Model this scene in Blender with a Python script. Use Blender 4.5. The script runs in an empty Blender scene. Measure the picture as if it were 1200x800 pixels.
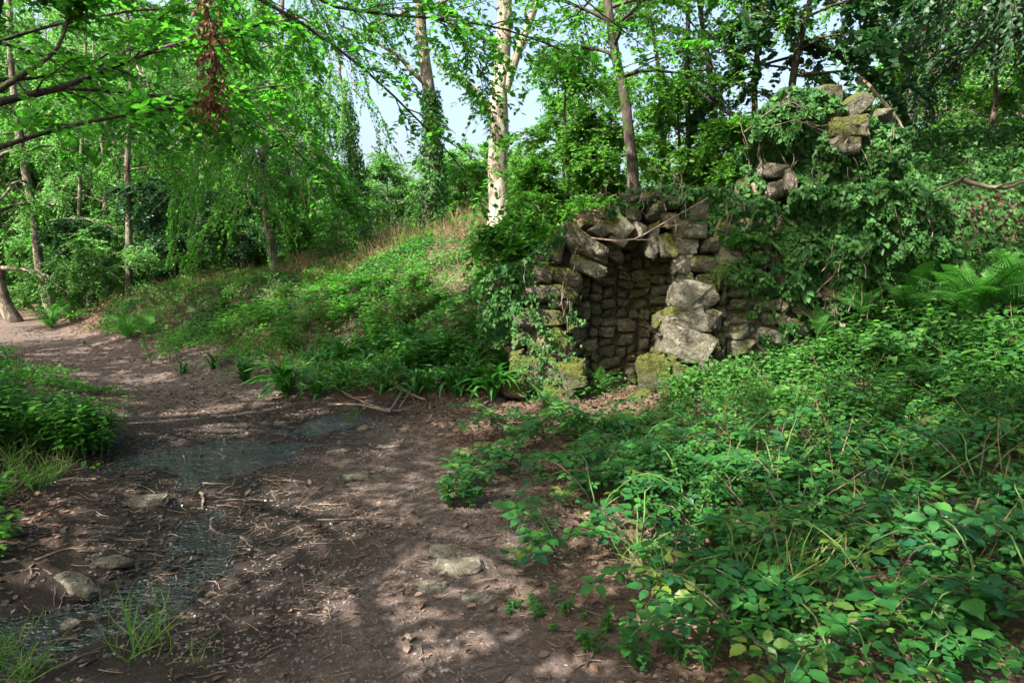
import bpy, bmesh, math, random
import numpy as np
from mathutils import Vector, Matrix, Quaternion

R = math.radians
random.seed(11)
rng = np.random.default_rng(11)
scene = bpy.context.scene
col = scene.collection

# ------------------------------------------------------------------ camera
CAM = np.array([0.0, 0.0, 1.6])
FPX = 800.0                      # focal length in pixels of the 1200x800 photograph
HOR = 310.0                      # horizon row
PITCH = math.atan((400.0 - HOR) / FPX)
cam_d = bpy.data.cameras.new('camera')
cam_d.sensor_width = 36.0
cam_d.lens = 36.0 * FPX / 1200.0
cam_d.clip_start = 0.05
cam_d.clip_end = 2000.0
cam = bpy.data.objects.new('camera', cam_d)
col.objects.link(cam)
cam.location = CAM
cam.rotation_euler = (R(90) - PITCH, 0, 0)
scene.camera = cam

# ------------------------------------------------------------------ sky, sun, exposure
SUN_AZ, SUN_EL = R(228), R(50)   # clockwise from +Y
to_sun = Vector((math.sin(SUN_AZ) * math.cos(SUN_EL), math.cos(SUN_AZ) * math.cos(SUN_EL), math.sin(SUN_EL)))
world = bpy.data.worlds.new('World')
scene.world = world
world.use_nodes = True
wn = world.node_tree.nodes
wl = world.node_tree.links
sky = wn.new('ShaderNodeTexSky')
sky.sky_type = 'NISHITA'
sky.sun_disc = False
sky.sun_elevation = SUN_EL
sky.sun_rotation = SUN_AZ
sky.air_density = 1.0
sky.dust_density = 7.5
sky.ozone_density = 0.3
wl.new(sky.outputs[0], wn['Background'].inputs[0])
wn['Background'].inputs[1].default_value = 0.125
sun_d = bpy.data.lights.new('sun', 'SUN')
sun_d.energy = 5.0
sun_d.angle = R(0.32)
sun_d.color = (1.0, 0.93, 0.84)
sun = bpy.data.objects.new('sun', sun_d)
col.objects.link(sun)
sun.rotation_euler = (-to_sun).to_track_quat('-Z', 'Y').to_euler()
sun.location = to_sun * 60
vs = scene.view_settings
vs.view_transform = 'Standard'
vs.look = 'None'
vs.exposure = 1.98
vs.gamma = 1.0
vs.use_curve_mapping = False
cy = scene.cycles
cy.max_bounces = 10
cy.diffuse_bounces = 5
cy.glossy_bounces = 2
cy.transmission_bounces = 6
cy.transparent_max_bounces = 4
cy.caustics_reflective = False
cy.caustics_refractive = False
cy.sample_clamp_indirect = 4.0

# ------------------------------------------------------------------ pixel helpers (direction only)
def raydir(u, v):
    a, b = (u - 600.0) / FPX, (400.0 - v) / FPX
    c, s = math.cos(PITCH), math.sin(PITCH)
    return np.array([a, c + b * s, -s + b * c])

def at(u, v, Y):
    d = raydir(u, v)
    return CAM + d * (Y / d[1])

# ------------------------------------------------------------------ noise
_tab = np.random.default_rng(3).random(4096)
def vnoise(x, y, s=0):
    x = np.asarray(x, float); y = np.asarray(y, float)
    ix, iy = np.floor(x).astype(int), np.floor(y).astype(int)
    fx, fy = x - ix, y - iy
    fx = fx * fx * (3 - 2 * fx); fy = fy * fy * (3 - 2 * fy)
    h = lambda a, b: _tab[(a * 374761 + b * 668265 + s * 9176 + ((a * 31) ^ (b * 17))) & 4095]
    return (h(ix, iy) * (1 - fx) + h(ix + 1, iy) * fx) * (1 - fy) + (h(ix, iy + 1) * (1 - fx) + h(ix + 1, iy + 1) * fx) * fy

def fbm(x, y, f, o=4, s=0):
    t, a, n = 0.0, 1.0, 0.0
    for i in range(o):
        t = t + a * (vnoise(x * f, y * f, s + i) - 0.5); n += a
        a *= 0.5; f *= 2.03
    return t / n * 2

def sstep(a, b, x):
    t = np.clip((np.asarray(x, float) - a) / (b - a), 0, 1)
    return t * t * (3 - 2 * t)

# ------------------------------------------------------------------ terrain height
CP = np.array([
 # path and its surroundings
 (0,0,0),(-2,2,0),(0,3,0),(-1,4,0),(-2,5,-.01),(-1,6,0),(-3,7,0),(-5,9,0),(-7,11,.0),(-9,13,.03),(-11,15,.08),(-15,18,.2),(-1.6,3.3,-.03),
 (1,7.2,.1),(0,7.2,.08),(-1,6.9,.03),(0,5,.0),(.6,4,.03),(0,-4,0),(-3,-3,0),(-2.2,6.9,-.03),(-3,5.5,-.03),
 # left verge
 (-4.6,6.7,.15),(-5.6,7,.3),(-4,4.6,.15),(-3.6,3.2,.16),(-8.5,9,.4),(-12,11,.6),(-20,12,.8),(-6,4,.5),(-6,0,.4),
 # bank
 (-3,8.7,.1),(-.9,7.7,.14),(-6,12.4,.15),(-8.8,14.9,.25),(-2,10,.62),(-1,9,.66),(-1,11,1.35),(0,10,1.55),(-3.2,12.6,1.22),
 (-5.4,14.4,1.22),(-7.4,15.6,1.08),(-4,11.5,.75),(-1,13,1.8),(-6,17,1.3),(0,13,2.0),(3,12,2.7),(2,10,2.45),(1,9.4,2.3),(-1.9,16,2.5),(-4,20,2.3),
 (-10,22,1.2),(-15,24,.7),(-9,17,.6),(-13,18,.35),(6,12,3.5),(10,15,4),(0,30,3.6),(-15,40,2.5),(20,30,5),
 # right slope
 (1.4,3,.03),(2.8,3.7,.3),(4.9,6.5,.95),(5,5,.8),(2,6,.24),(1.5,4.3,.1),(6.5,8.3,2.1),(4,7.2,.75),(3,7.2,.42),(2,7.2,.2),(7,5,1.35),(6,2,.8),(3,0,.2),(4.2,3,.55),
 (3.5,9.4,2.6),(5,9.6,2.9),(8,10,3.2),(9,7,2.3),
 # far
 (-60,60,2),(0,80,4),(60,60,6),(60,0,5),(-60,0,2),(0,-50,1),(150,150,8),(-150,150,3),(0,200,5),(-150,-80,2),(150,-80,6)], float)
def _phi(r):
    return np.where(r > 1e-9, r * r * np.log(r + 1e-12), 0)
def _tps():
    n = len(CP); X = CP[:, :2]
    K = _phi(np.linalg.norm(X[:, None] - X[None], axis=2)) + np.eye(n) * 0.02
    P = np.c_[np.ones(n), X]
    A = np.zeros((n + 3, n + 3)); A[:n, :n] = K; A[:n, n:] = P; A[n:, :n] = P.T
    return np.linalg.solve(A, np.r_[CP[:, 2], 0, 0, 0])
_W = _tps()
def wall_y(x):          # where the bank behind the masonry steps up
    return 8.25 + 0.95 * sstep(.35, .75, x) * (1 - sstep(1.85, 2.2, x))
STREAM = np.array([(-1.75, 7.2), (-2.35, 6.7), (-2.75, 5.9), (-2.45, 5.0), (-1.95, 4.2), (-1.72, 3.55), (-1.85, 3.1), (-2.5, 2.75), (-3.6, 2.4)])
def stream_dist(x, y):
    d = np.full(np.shape(x), 1e9)
    for (a, b) in list(zip(STREAM[:-1], STREAM[1:])) + [(np.array([-2.3, 6.5]), np.array([-3.3, 5.6])), (np.array([-3.3, 5.6]), np.array([-3.7, 4.9])), (np.array([-1.9, 6.8]), np.array([-2.3, 5.4]))]:
        ab = b - a
        t = np.clip(((x - a[0]) * ab[0] + (y - a[1]) * ab[1]) / (ab @ ab), 0, 1)
        d = np.minimum(d, np.hypot(x - a[0] - t * ab[0], y - a[1] - t * ab[1]))
    return d
def rough(x, y):
    """0 on the trodden path, 1 on banks"""
    side = np.abs(path_dist(x, y))
    return sstep(0.9, 2.2, side)
PATH = np.array([(0.0, -6), (-.5, 0), (-.75, 3), (-1.3, 5), (-2.4, 6.6), (-4.0, 8.3), (-6.2, 10.6), (-8.6, 12.8), (-11.5, 15), (-16, 17.8), (-24, 20)])
def path_dist(x, y):
    d = np.full(np.shape(x), 1e9)
    for (a, b) in zip(PATH[:-1], PATH[1:]):
        ab = b - a
        t = np.clip(((x - a[0]) * ab[0] + (y - a[1]) * ab[1]) / (ab @ ab), 0, 1)
        d = np.minimum(d, np.hypot(x - a[0] - t * ab[0], y - a[1] - t * ab[1]))
    return d
def H(x, y):
    x = np.atleast_1d(np.asarray(x, float)); y = np.atleast_1d(np.asarray(y, float))
    m = sstep(-.35, .1, x) * (1 - .55 * sstep(4.0, 5.2, x)) * (1 - sstep(7, 9, x))
    s = (y - 7.2) / 2.2
    sb = (wall_y(x) - 7.2) / 2.2
    sg = sstep(-.07, .07, s - sb)
    yw = np.where((s > 0) & (s < 1), 7.2 + 2.2 * sg, y)
    ye = y * (1 - m) + yw * m
    z = np.full(x.shape, _W[-3]) + _W[-2] * x + _W[-1] * ye
    for i in range(len(CP)):
        z = z + _W[i] * _phi(np.hypot(x - CP[i, 0], ye - CP[i, 1]))
    rg = rough(x, y)
    near = np.exp(-((y - 4) / 14.0) ** 2)
    z = z + fbm(x, y, .55, 3, 1) * .10 * rg + fbm(x, y, 2.2, 3, 5) * (.018 + .05 * rg) * near + fbm(x, y, 9, 3, 9) * .012 * near + fbm(x, y, 5, 4, 14) * .045 * np.exp(-(stream_dist(x, y) / .5) ** 2)
    ax, ay, bx, by = -9.3, 15.6, -4.6, 13.3
    tr_ = np.clip(((x - ax) * (bx - ax) + (y - ay) * (by - ay)) / ((bx - ax) ** 2 + (by - ay) ** 2), 0, 1)
    z = z + (.34 + .12 * fbm(x, y, 1.1, 2, 33)) * np.exp(-(np.hypot(x - ax - tr_ * (bx - ax), y - ay - tr_ * (by - ay)) / .42) ** 2)
    z = z - .055 * np.exp(-(stream_dist(x, y) / .33) ** 2)
    return z
def Hn(x, y, e=.08):
    zx = (H(x + e, y) - H(x - e, y)) / (2 * e); zy = (H(x, y + e) - H(x, y - e)) / (2 * e)
    n = np.stack([-zx, -zy, np.ones_like(zx)], -1)
    return n / np.linalg.norm(n, axis=-1, keepdims=True)
def hz(x, y):
    return float(H(x, y)[0])
def ground(u, v, lo=1.5, hi=60):
    d = raydir(u, v); d = d / d[1]
    ys = np.linspace(lo, hi, 900)
    P = CAM[None] + d[None] * ys[:, None]
    below = P[:, 2] < H(P[:, 0], P[:, 1])
    k = int(np.argmax(below)) if below.any() else len(ys) - 1
    return P[k]

# ------------------------------------------------------------------ mesh helpers
def mesh_np(name, V, F, mat=None, smooth=True, rnd=None):
    V = np.ascontiguousarray(V, np.float32).reshape(-1, 3); F = np.ascontiguousarray(F, np.int32)
    me = bpy.data.meshes.new(name)
    me.vertices.add(len(V)); me.vertices.foreach_set('co', V.ravel())
    k = F.shape[1]
    me.loops.add(F.size); me.loops.foreach_set('vertex_index', F.ravel())
    me.polygons.add(len(F)); me.polygons.foreach_set('loop_start', np.arange(len(F), dtype=np.int32) * k)
    me.polygons.foreach_set('use_smooth', np.full(len(F), smooth))
    if rnd is not None:
        a = me.attributes.new('rnd', 'FLOAT', 'POINT'); a.data.foreach_set('value', np.ascontiguousarray(rnd, np.float32))
    me.update(calc_edges=True)
    if mat: me.materials.append(mat)
    return me

def link(name, me, parent=None, M=None):
    o = bpy.data.objects.new(name, me); col.objects.link(o)
    if parent is not None: o.parent = parent
    if M is not None: o.matrix_basis = M
    return o
def tag(o, label, cat=None, group=None, kind=None):
    o['label'] = label
    if cat: o['category'] = cat
    if group: o['group'] = group
    if kind: o['kind'] = kind
    return o
def thing(name, label, cat, loc=(0, 0, 0), rz=0, sc=1, group=None):
    o = bpy.data.objects.new(name, None); col.objects.link(o)
    o.empty_display_size = .1
    o.location = loc; o.rotation_euler = (0, 0, rz); o.scale = (sc, sc, sc)
    return tag(o, label, cat, group)
def copy_thing(root, loc, rz, sc, label=None, group=None):
    r = root.copy(); col.objects.link(r)
    r.location = loc; r.rotation_euler = (0, 0, rz); r.scale = sc if isinstance(sc, tuple) else (sc, sc, sc)
    if label: r['label'] = label
    if group: r['group'] = group
    for ch in list(root.children):
        c = ch.copy(); col.objects.link(c); c.parent = r
        for g in list(ch.children):
            d = g.copy(); col.objects.link(d); d.parent = c
    return r

def unit(a):
    return a / np.maximum(np.linalg.norm(a, axis=-1, keepdims=True), 1e-9)

def tubes(P, Rr, sides=5):
    """P (N,n,3), Rr (N,n) -> verts, quads"""
    P = np.asarray(P, float); Rr = np.asarray(Rr, float)
    if P.ndim == 2: P = P[None]; Rr = Rr[None]
    N, n, _ = P.shape
    T = unit(np.gradient(P, axis=1))
    ref = np.where(np.abs(T[:, :1, 2:3]) > .8, np.array([1., 0, 0]), np.array([0, 0, 1.]))
    ref = np.broadcast_to(ref, T.shape)
    A = unit(np.cross(T, ref)); B = np.cross(T, A)
    th = np.arange(sides) * 2 * math.pi / sides
    V = P[:, :, None] + Rr[:, :, None, None] * (A[:, :, None] * np.cos(th)[None, None, :, None] + B[:, :, None] * np.sin(th)[None, None, :, None])
    i = np.arange(n - 1)[:, None]; j = np.arange(sides)[None]
    q = np.stack([i * sides + j, i * sides + (j + 1) % sides, (i + 1) * sides + (j + 1) % sides, (i + 1) * sides + j], -1).reshape(-1, 4)
    F = (q[None] + (np.arange(N) * n * sides)[:, None, None]).reshape(-1, 4)
    return V.reshape(-1, 3), F

class Wood:
    def __init__(s): s.v, s.f, s.n = [], [], 0
    def add(s, P, Rr, sides=5):
        v, f = tubes(P, Rr, sides)
        s.v.append(v); s.f.append(f + s.n); s.n += len(v)
    def mesh(s, name, mat):
        return mesh_np(name, np.concatenate(s.v), np.concatenate(s.f), mat)

TPL = {
 'tri2': (np.array([(0, 0, 0), (-.3, .42, .05), (0, 1, -.04), (.3, .42, .05)]), np.array([(0, 3, 2), (0, 2, 1)])),
 'leaf': (np.array([(0, 0, 0), (-.27, .28, .05), (-.25, .66, .04), (0, 1.02, -.06), (.25, .66, .04), (.27, .28, .05)]),
          np.array([(0, 5, 4), (0, 4, 3), (0, 3, 2), (0, 2, 1)])),
 'lance': (np.array([(0, 0, 0), (-.13, .3, .03), (-.11, .62, .0), (0, 1.02, -.14), (.11, .62, .0), (.13, .3, .03)]),
          np.array([(0, 5, 4), (0, 4, 3), (0, 3, 2), (0, 2, 1)])),
 'ivy': (np.array([(0, 0, 0), (-.44, -.06, .03), (-.3, .4, .02), (0, .92, -.06), (.3, .4, .02), (.44, -.06, .03)]),
          np.array([(0, 5, 4), (0, 4, 3), (0, 3, 2), (0, 2, 1)])),
 'round': (np.array([(0, 0, 0), (-.36, .15, .05), (-.4, .58, .04), (0, .95, -.05), (.4, .58, .04), (.36, .15, .05)]),
          np.array([(0, 5, 4), (0, 4, 3), (0, 3, 2), (0, 2, 1)])),
 'stalk': (np.array([(-.008, 0, 0), (.008, 0, 0), (-.007, .4, .04), (.007, .4, .04), (-.006, .75, -.03), (.006, .75, -.03), (0, 1, -.16)]),
          np.array([(0, 1, 3), (0, 3, 2), (2, 3, 5), (2, 5, 4), (4, 5, 6)])),
 'blade': (np.array([(-.012, 0, 0), (.012, 0, 0), (-.011, .4, .05), (.011, .4, .05), (-.008, .75, -.05), (.008, .75, -.05), (0, 1, -.34)]),
          np.array([(0, 1, 3), (0, 3, 2), (2, 3, 5), (2, 5, 4), (4, 5, 6)])),
}
def scatter(tpl, P, D, N, S):
    tv, tf = TPL[tpl]
    P = np.asarray(P); n = len(P)
    Y = unit(D); X = unit(np.cross(Y, N)); Z = np.cross(X, Y)
    S = np.broadcast_to(np.asarray(S, float), (n,))
    V = P[:, None] + S[:, None, None] * (tv[None, :, 0:1] * X[:, None] + tv[None, :, 1:2] * Y[:, None] + tv[None, :, 2:3] * Z[:, None])
    F = (tf[None] + (np.arange(n) * len(tv))[:, None, None]).reshape(-1, 3)
    return V.reshape(-1, 3), F, len(tv)
def leaf_mesh(name, tpl, P, D, N, S, mat, rnd=None):
    V, F, k = scatter(tpl, P, D, N, S)
    r = rng.random(len(P)) if rnd is None else rnd
    return mesh_np(name, V, F, mat, True, np.repeat(r, k))

# ------------------------------------------------------------------ materials
def new_mat(name):
    m = bpy.data.materials.new(name); m.use_nodes = True
    nt = m.node_tree; nt.nodes.clear()
    out = nt.nodes.new('ShaderNodeOutputMaterial')
    return m, nt, out
def nd(nt, t, **kw):
    n = nt.nodes.new(t)
    for k, v in kw.items():
        if k.startswith('i_'): n.inputs[k[2:].replace('_', ' ')].default_value = v
        else: setattr(n, k, v)
    return n
def ramp(nt, fac, stops):
    r = nt.nodes.new('ShaderNodeValToRGB')
    e = r.color_ramp.elements
    while len(e) < len(stops): e.new(.5)
    for el, (p, c) in zip(e, stops):
        el.position = p; el.color = (*c, 1)
    nt.links.new(fac, r.inputs[0])
    return r.outputs[0]
def math_n(nt, op, a, b=None):
    n = nt.nodes.new('ShaderNodeMath'); n.operation = op
    for i, x in enumerate((a, b)):
        if x is None: continue
        if isinstance(x, (int, float)): n.inputs[i].default_value = x
        else: nt.links.new(x, n.inputs[i])
    return n.outputs[0]
def mixc(nt, fac, a, b, mode='MIX'):
    n = nt.nodes.new('ShaderNodeMix'); n.data_type = 'RGBA'; n.blend_type = mode
    for s, x in ((0, fac), (6, a), (7, b)):
        if isinstance(x, (int, float)): n.inputs[s].default_value = x
        elif isinstance(x, tuple): n.inputs[s].default_value = (*x, 1)
        else: nt.links.new(x, n.inputs[s])
    return n.outputs[2]
def noise_n(nt, scale, detail=4, rough_=.55, vec=None):
    n = nd(nt, 'ShaderNodeTexNoise'); n.inputs['Scale'].default_value = scale
    n.inputs['Detail'].default_value = detail; n.inputs['Roughness'].default_value = rough_
    if vec is not None: nt.links.new(vec, n.inputs['Vector'])
    return n.outputs[0]
def bump_n(nt, h, strength, dist, normal=None):
    b = nd(nt, 'ShaderNodeBump'); b.inputs['Strength'].default_value = strength; b.inputs['Distance'].default_value = dist
    nt.links.new(h, b.inputs['Height'])
    if normal is not None: nt.links.new(normal, b.inputs['Normal'])
    return b.outputs[0]

def leaf_mat(name, cols, transl=.42, rough_=.42, tint=1.5, spec=.18, obj_rand=.35):
    m, nt, out = new_mat(name)
    at_ = nd(nt, 'ShaderNodeAttribute', attribute_name='rnd')
    oi = nd(nt, 'ShaderNodeObjectInfo')
    f = math_n(nt, 'ADD', at_.outputs['Fac'], math_n(nt, 'MULTIPLY', oi.outputs['Random'], obj_rand))
    f = math_n(nt, 'FRACT', f)
    c = ramp(nt, f, [(i / (len(cols) - 1), k) for i, k in enumerate(cols)])
    p = nd(nt, 'ShaderNodeBsdfPrincipled')
    p.inputs['Roughness'].default_value = rough_; p.inputs['Specular IOR Level'].default_value = spec
    nt.links.new(c, p.inputs['Base Color'])
    t = nd(nt, 'ShaderNodeBsdfTranslucent')
    nt.links.new(mixc(nt, 1.0, c, (tint * .82, tint * 1.22, tint * .5), 'MULTIPLY'), t.inputs[0])
    mx = nd(nt, 'ShaderNodeMixShader'); mx.inputs[0].default_value = transl
    nt.links.new(p.outputs[0], mx.inputs[1]); nt.links.new(t.outputs[0], mx.inputs[2])
    nt.links.new(mx.outputs[0], out.inputs[0])
    return m

def bark_mat(name, c1, c2, moss=0.0, scale=9.0):
    m, nt, out = new_mat(name)
    tc = nd(nt, 'ShaderNodeTexCoord')
    mp = nd(nt, 'ShaderNodeMapping'); mp.inputs['Scale'].default_value = (1, 1, .22)
    nt.links.new(tc.outputs['Object'], mp.inputs[0])
    n1 = noise_n(nt, scale * 3, 6, .65, mp.outputs[0]); n2 = noise_n(nt, scale * .35, 3, .5, tc.outputs['Object'])
    c = ramp(nt, n1, [(.3, c1), (.7, c2)])
    c = mixc(nt, ramp(nt, n2, [(.45, (0, 0, 0)), (.62, (1, 1, 1))]), c, tuple(x * .55 for x in c1))
    if moss:
        n3 = noise_n(nt, 5, 4, .6, tc.outputs['Object'])
        c = mixc(nt, ramp(nt, n3, [(.62 - moss * .3, (0, 0, 0)), (.72 - moss * .25, (1, 1, 1))]), c, (.05, .085, .02))
    p = nd(nt, 'ShaderNodeBsdfPrincipled'); p.inputs['Roughness'].default_value = .9; p.inputs['Specular IOR Level'].default_value = .2
    nt.links.new(c, p.inputs['Base Color'])
    n5 = noise_n(nt, scale * 1.1, 5, .7, mp.outputs[0])
    c = mixc(nt, ramp(nt, n5, [(.40, (.75, .75, .75)), (.48, (0, 0, 0))]), c, tuple(x * .35 for x in c1)); nt.links.new(c, p.inputs['Base Color'])
    nt.links.new(bump_n(nt, n5, .8, .05, bump_n(nt, n1, .9, .04)), p.inputs['Normal'])
    nt.links.new(p.outputs[0], out.inputs[0])
    return m

def stone_mat(name, pal, moss_amt, lichen=.3):
    m, nt, out = new_mat(name)
    tc = nd(nt, 'ShaderNodeTexCoord'); geo = nd(nt, 'ShaderNodeNewGeometry'); oi = nd(nt, 'ShaderNodeObjectInfo')
    pos = geo.outputs['Position']
    n1 = noise_n(nt, 7, 8, .68, pos); n2 = noise_n(nt, 45, 5, .6, pos); n3 = noise_n(nt, 2.6, 4, .55, pos); n4 = noise_n(nt, 13, 5, .65, pos)
    base = ramp(nt, oi.outputs['Random'], [(i / (len(pal) - 1), k) for i, k in enumerate(pal)])
    c = mixc(nt, ramp(nt, n1, [(.33, (0, 0, 0)), (.66, (1, 1, 1))]), mixc(nt, 1.0, base, (.52, .5, .46), 'MULTIPLY'), base)
    c = mixc(nt, math_n(nt, 'MULTIPLY', ramp(nt, n4, [(.56, (0, 0, 0)), (.64, (1, 1, 1))]), lichen), c, (.50, .47, .38))
    c = mixc(nt, ramp(nt, n2, [(.3, (.3, .3, .3)), (.5, (0, 0, 0))]), c, (.05, .045, .035))
    sx = nd(nt, 'ShaderNodeSeparateXYZ'); nt.links.new(geo.outputs['Normal'], sx.inputs[0])
    up = math_n(nt, 'ADD', math_n(nt, 'MULTIPLY', sx.outputs[2], .34), n3)
    up = math_n(nt, 'ADD', up, math_n(nt, 'MULTIPLY', n4, .25))
    mf = ramp(nt, up, [(.93 - moss_amt, (0, 0, 0)), (1.03 - moss_amt, (1, 1, 1))])
    c = mixc(nt, math_n(nt, 'MULTIPLY', ramp(nt, n3, [(.4, (0, 0, 0)), (.62, (1, 1, 1))]), .45), c, (.075, .08, .042))
    mossc = ramp(nt, n2, [(.3, (.03, .04, .008)), (.7, (.11, .12, .02))])
    c = mixc(nt, mf, c, mossc)
    p = nd(nt, 'ShaderNodeBsdfPrincipled'); p.inputs['Roughness'].default_value = .88; p.inputs['Specular IOR Level'].default_value = .25
    nt.links.new(c, p.inputs['Base Color'])
    vo = nd(nt, 'ShaderNodeTexVoronoi', feature='DISTANCE_TO_EDGE'); vo.inputs['Scale'].default_value = 6.5
    wv = nd(nt, 'ShaderNodeVectorMath', operation='ADD'); nt.links.new(pos, wv.inputs[0])
    nz = nd(nt, 'ShaderNodeTexNoise'); nz.inputs['Scale'].default_value = 6; nt.links.new(pos, nz.inputs['Vector'])
    sc_ = nd(nt, 'ShaderNodeVectorMath', operation='SCALE'); sc_.inputs['Scale'].default_value = .35; nt.links.new(nz.outputs[1], sc_.inputs[0]); nt.links.new(sc_.outputs[0], wv.inputs[1])
    nt.links.new(wv.outputs[0], vo.inputs['Vector'])
    crack = ramp(nt, vo.outputs['Distance'], [(0, (0, 0, 0)), (.045, (1, 1, 1))])
    b = bump_n(nt, n1, 1.0, .085); b = bump_n(nt, crack, .8, .02, b); b = bump_n(nt, n2, .8, .016, b)
    nt.links.new(b, p.inputs['Normal'])
    nt.links.new(p.outputs[0], out.inputs[0])
    return m

def plain_mat(name, c1, c2, scale=20, rough_=.85):
    m, nt, out = new_mat(name)
    tc = nd(nt, 'ShaderNodeTexCoord'); oi = nd(nt, 'ShaderNodeObjectInfo')
    n1 = noise_n(nt, scale, 5, .6, tc.outputs['Object'])
    c = ramp(nt, n1, [(.3, c1), (.7, c2)])
    c = mixc(nt, math_n(nt, 'MULTIPLY', oi.outputs['Random'], .5), c, tuple(x * .5 for x in c1))
    p = nd(nt, 'ShaderNodeBsdfPrincipled'); p.inputs['Roughness'].default_value = rough_
    nt.links.new(c, p.inputs['Base Color']); nt.links.new(bump_n(nt, n1, .5, .01), p.inputs['Normal'])
    nt.links.new(p.outputs[0], out.inputs[0])
    return m

M = {}
M['beech'] = leaf_mat('beech_leaf', [(.036, .135, .02), (.06, .185, .025), (.095, .235, .035), (.04, .155, .034)], .5, .38, 1.7)
M['tree'] = leaf_mat('tree_leaf', [(.04, .12, .025), (.06, .16, .03), (.09, .20, .035), (.045, .14, .04)], .45)
M['pale'] = leaf_mat('pale_leaf', [(.06, .16, .05), (.10, .21, .07), (.14, .26, .09), (.07, .19, .06)], .42, .35)
M['hazel'] = leaf_mat('hazel_leaf', [(.04, .13, .02), (.065, .175, .025), (.11, .235, .035), (.045, .15, .025)], .45)
M['dark'] = leaf_mat('evergreen_leaf', [(.018, .06, .03), (.03, .085, .035), (.045, .11, .05), (.022, .07, .03)], .25, .45, spec=.25)
M['ivy'] = leaf_mat('ivy_leaf', [(.02, .075, .02), (.032, .10, .022), (.06, .155, .03), (.024, .085, .03)], .28, .5, spec=.15)
M['bramble'] = leaf_mat('bramble_leaf', [(.015, .085, .022), (.026, .115, .02), (.045, .15, .025), (.014, .075, .03), (.02, .095, .02), (.034, .125, .018), (.018, .09, .026), (.10, .15, .02)], .36, .42, obj_rand=1.0, spec=.26)
M['herb'] = leaf_mat('herb_leaf', [(.035, .125, .018), (.05, .16, .02), (.085, .225, .028), (.038, .135, .026)], .42, .42)
M['fern'] = leaf_mat('fern_frond', [(.038, .125, .025), (.055, .16, .032), (.085, .205, .05)], .42, .5)
M['tongue'] = leaf_mat('tongue_frond', [(.025, .1, .018), (.035, .13, .02), (.06, .17, .025)], .32, .38, spec=.3)
M['grass'] = leaf_mat('grass_blade', [(.05, .14, .02), (.08, .19, .03), (.2, .2, .08), (.06, .16, .03)], .4, .45)
M['cover'] = leaf_mat('cover_leaf', [(.018, .075, .018), (.032, .11, .018), (.065, .165, .024), (.02, .085, .028), (.03, .1, .02)], .35, .5)
M['dead'] = leaf_mat('dead_leaf', [(.11, .045, .025), (.17, .07, .04), (.09, .04, .025), (.2, .10, .055)], .3, .6, 1.0)
M['litter'] = leaf_mat('litter_leaf', [(.085, .05, .036), (.14, .09, .062), (.06, .038, .03), (.2, .14, .105), (.11, .07, .05)], .12, .7, .8)
M['straw'] = leaf_mat('dead_bracken', [(.16, .10, .06), (.23, .15, .095), (.11, .065, .04)], .2, .7, .9)
M['bark_pale'] = bark_mat('pale_bark', (.30, .25, .20), (.52, .46, .38), 0, 7)
M['bark_grey'] = bark_mat('grey_bark', (.15, .125, .10), (.28, .24, .19), .12, 9)
M['bark_dark'] = bark_mat('dark_bark', (.06, .05, .042), (.13, .105, .085), .25, 9)
M['twig'] = bark_mat('twig_bark', (.10, .075, .055), (.2, .15, .11), 0, 14)
M['stem'] = plain_mat('green_stem', (.045, .1, .022), (.085, .15, .035))
M['rachis'] = plain_mat('rachis', (.12, .11, .03), (.2, .16, .06))
M['stick'] = plain_mat('dry_stick', (.095, .068, .05), (.22, .165, .125), 14)
M['stone'] = stone_mat('rubble_stone', [(.13, .126, .095), (.185, .172, .128), (.11, .11, .082), (.245, .225, .17), (.16, .15, .112), (.21, .187, .14)], .23, .35)
M['stone_pale'] = stone_mat('pale_stone', [(.225, .205, .165), (.29, .265, .215), (.245, .225, .185)], .12, .5)
M['stone_moss'] = stone_mat('mossy_stone', [(.16, .145, .1), (.2, .18, .13)], .33, .2)
M['stone_path'] = stone_mat('path_stone', [(.15, .14, .11), (.21, .19, .155)], -.16, .4)
M['core'] = plain_mat('wall_core', (.05, .042, .03), (.12, .10, .07), 14)

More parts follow.
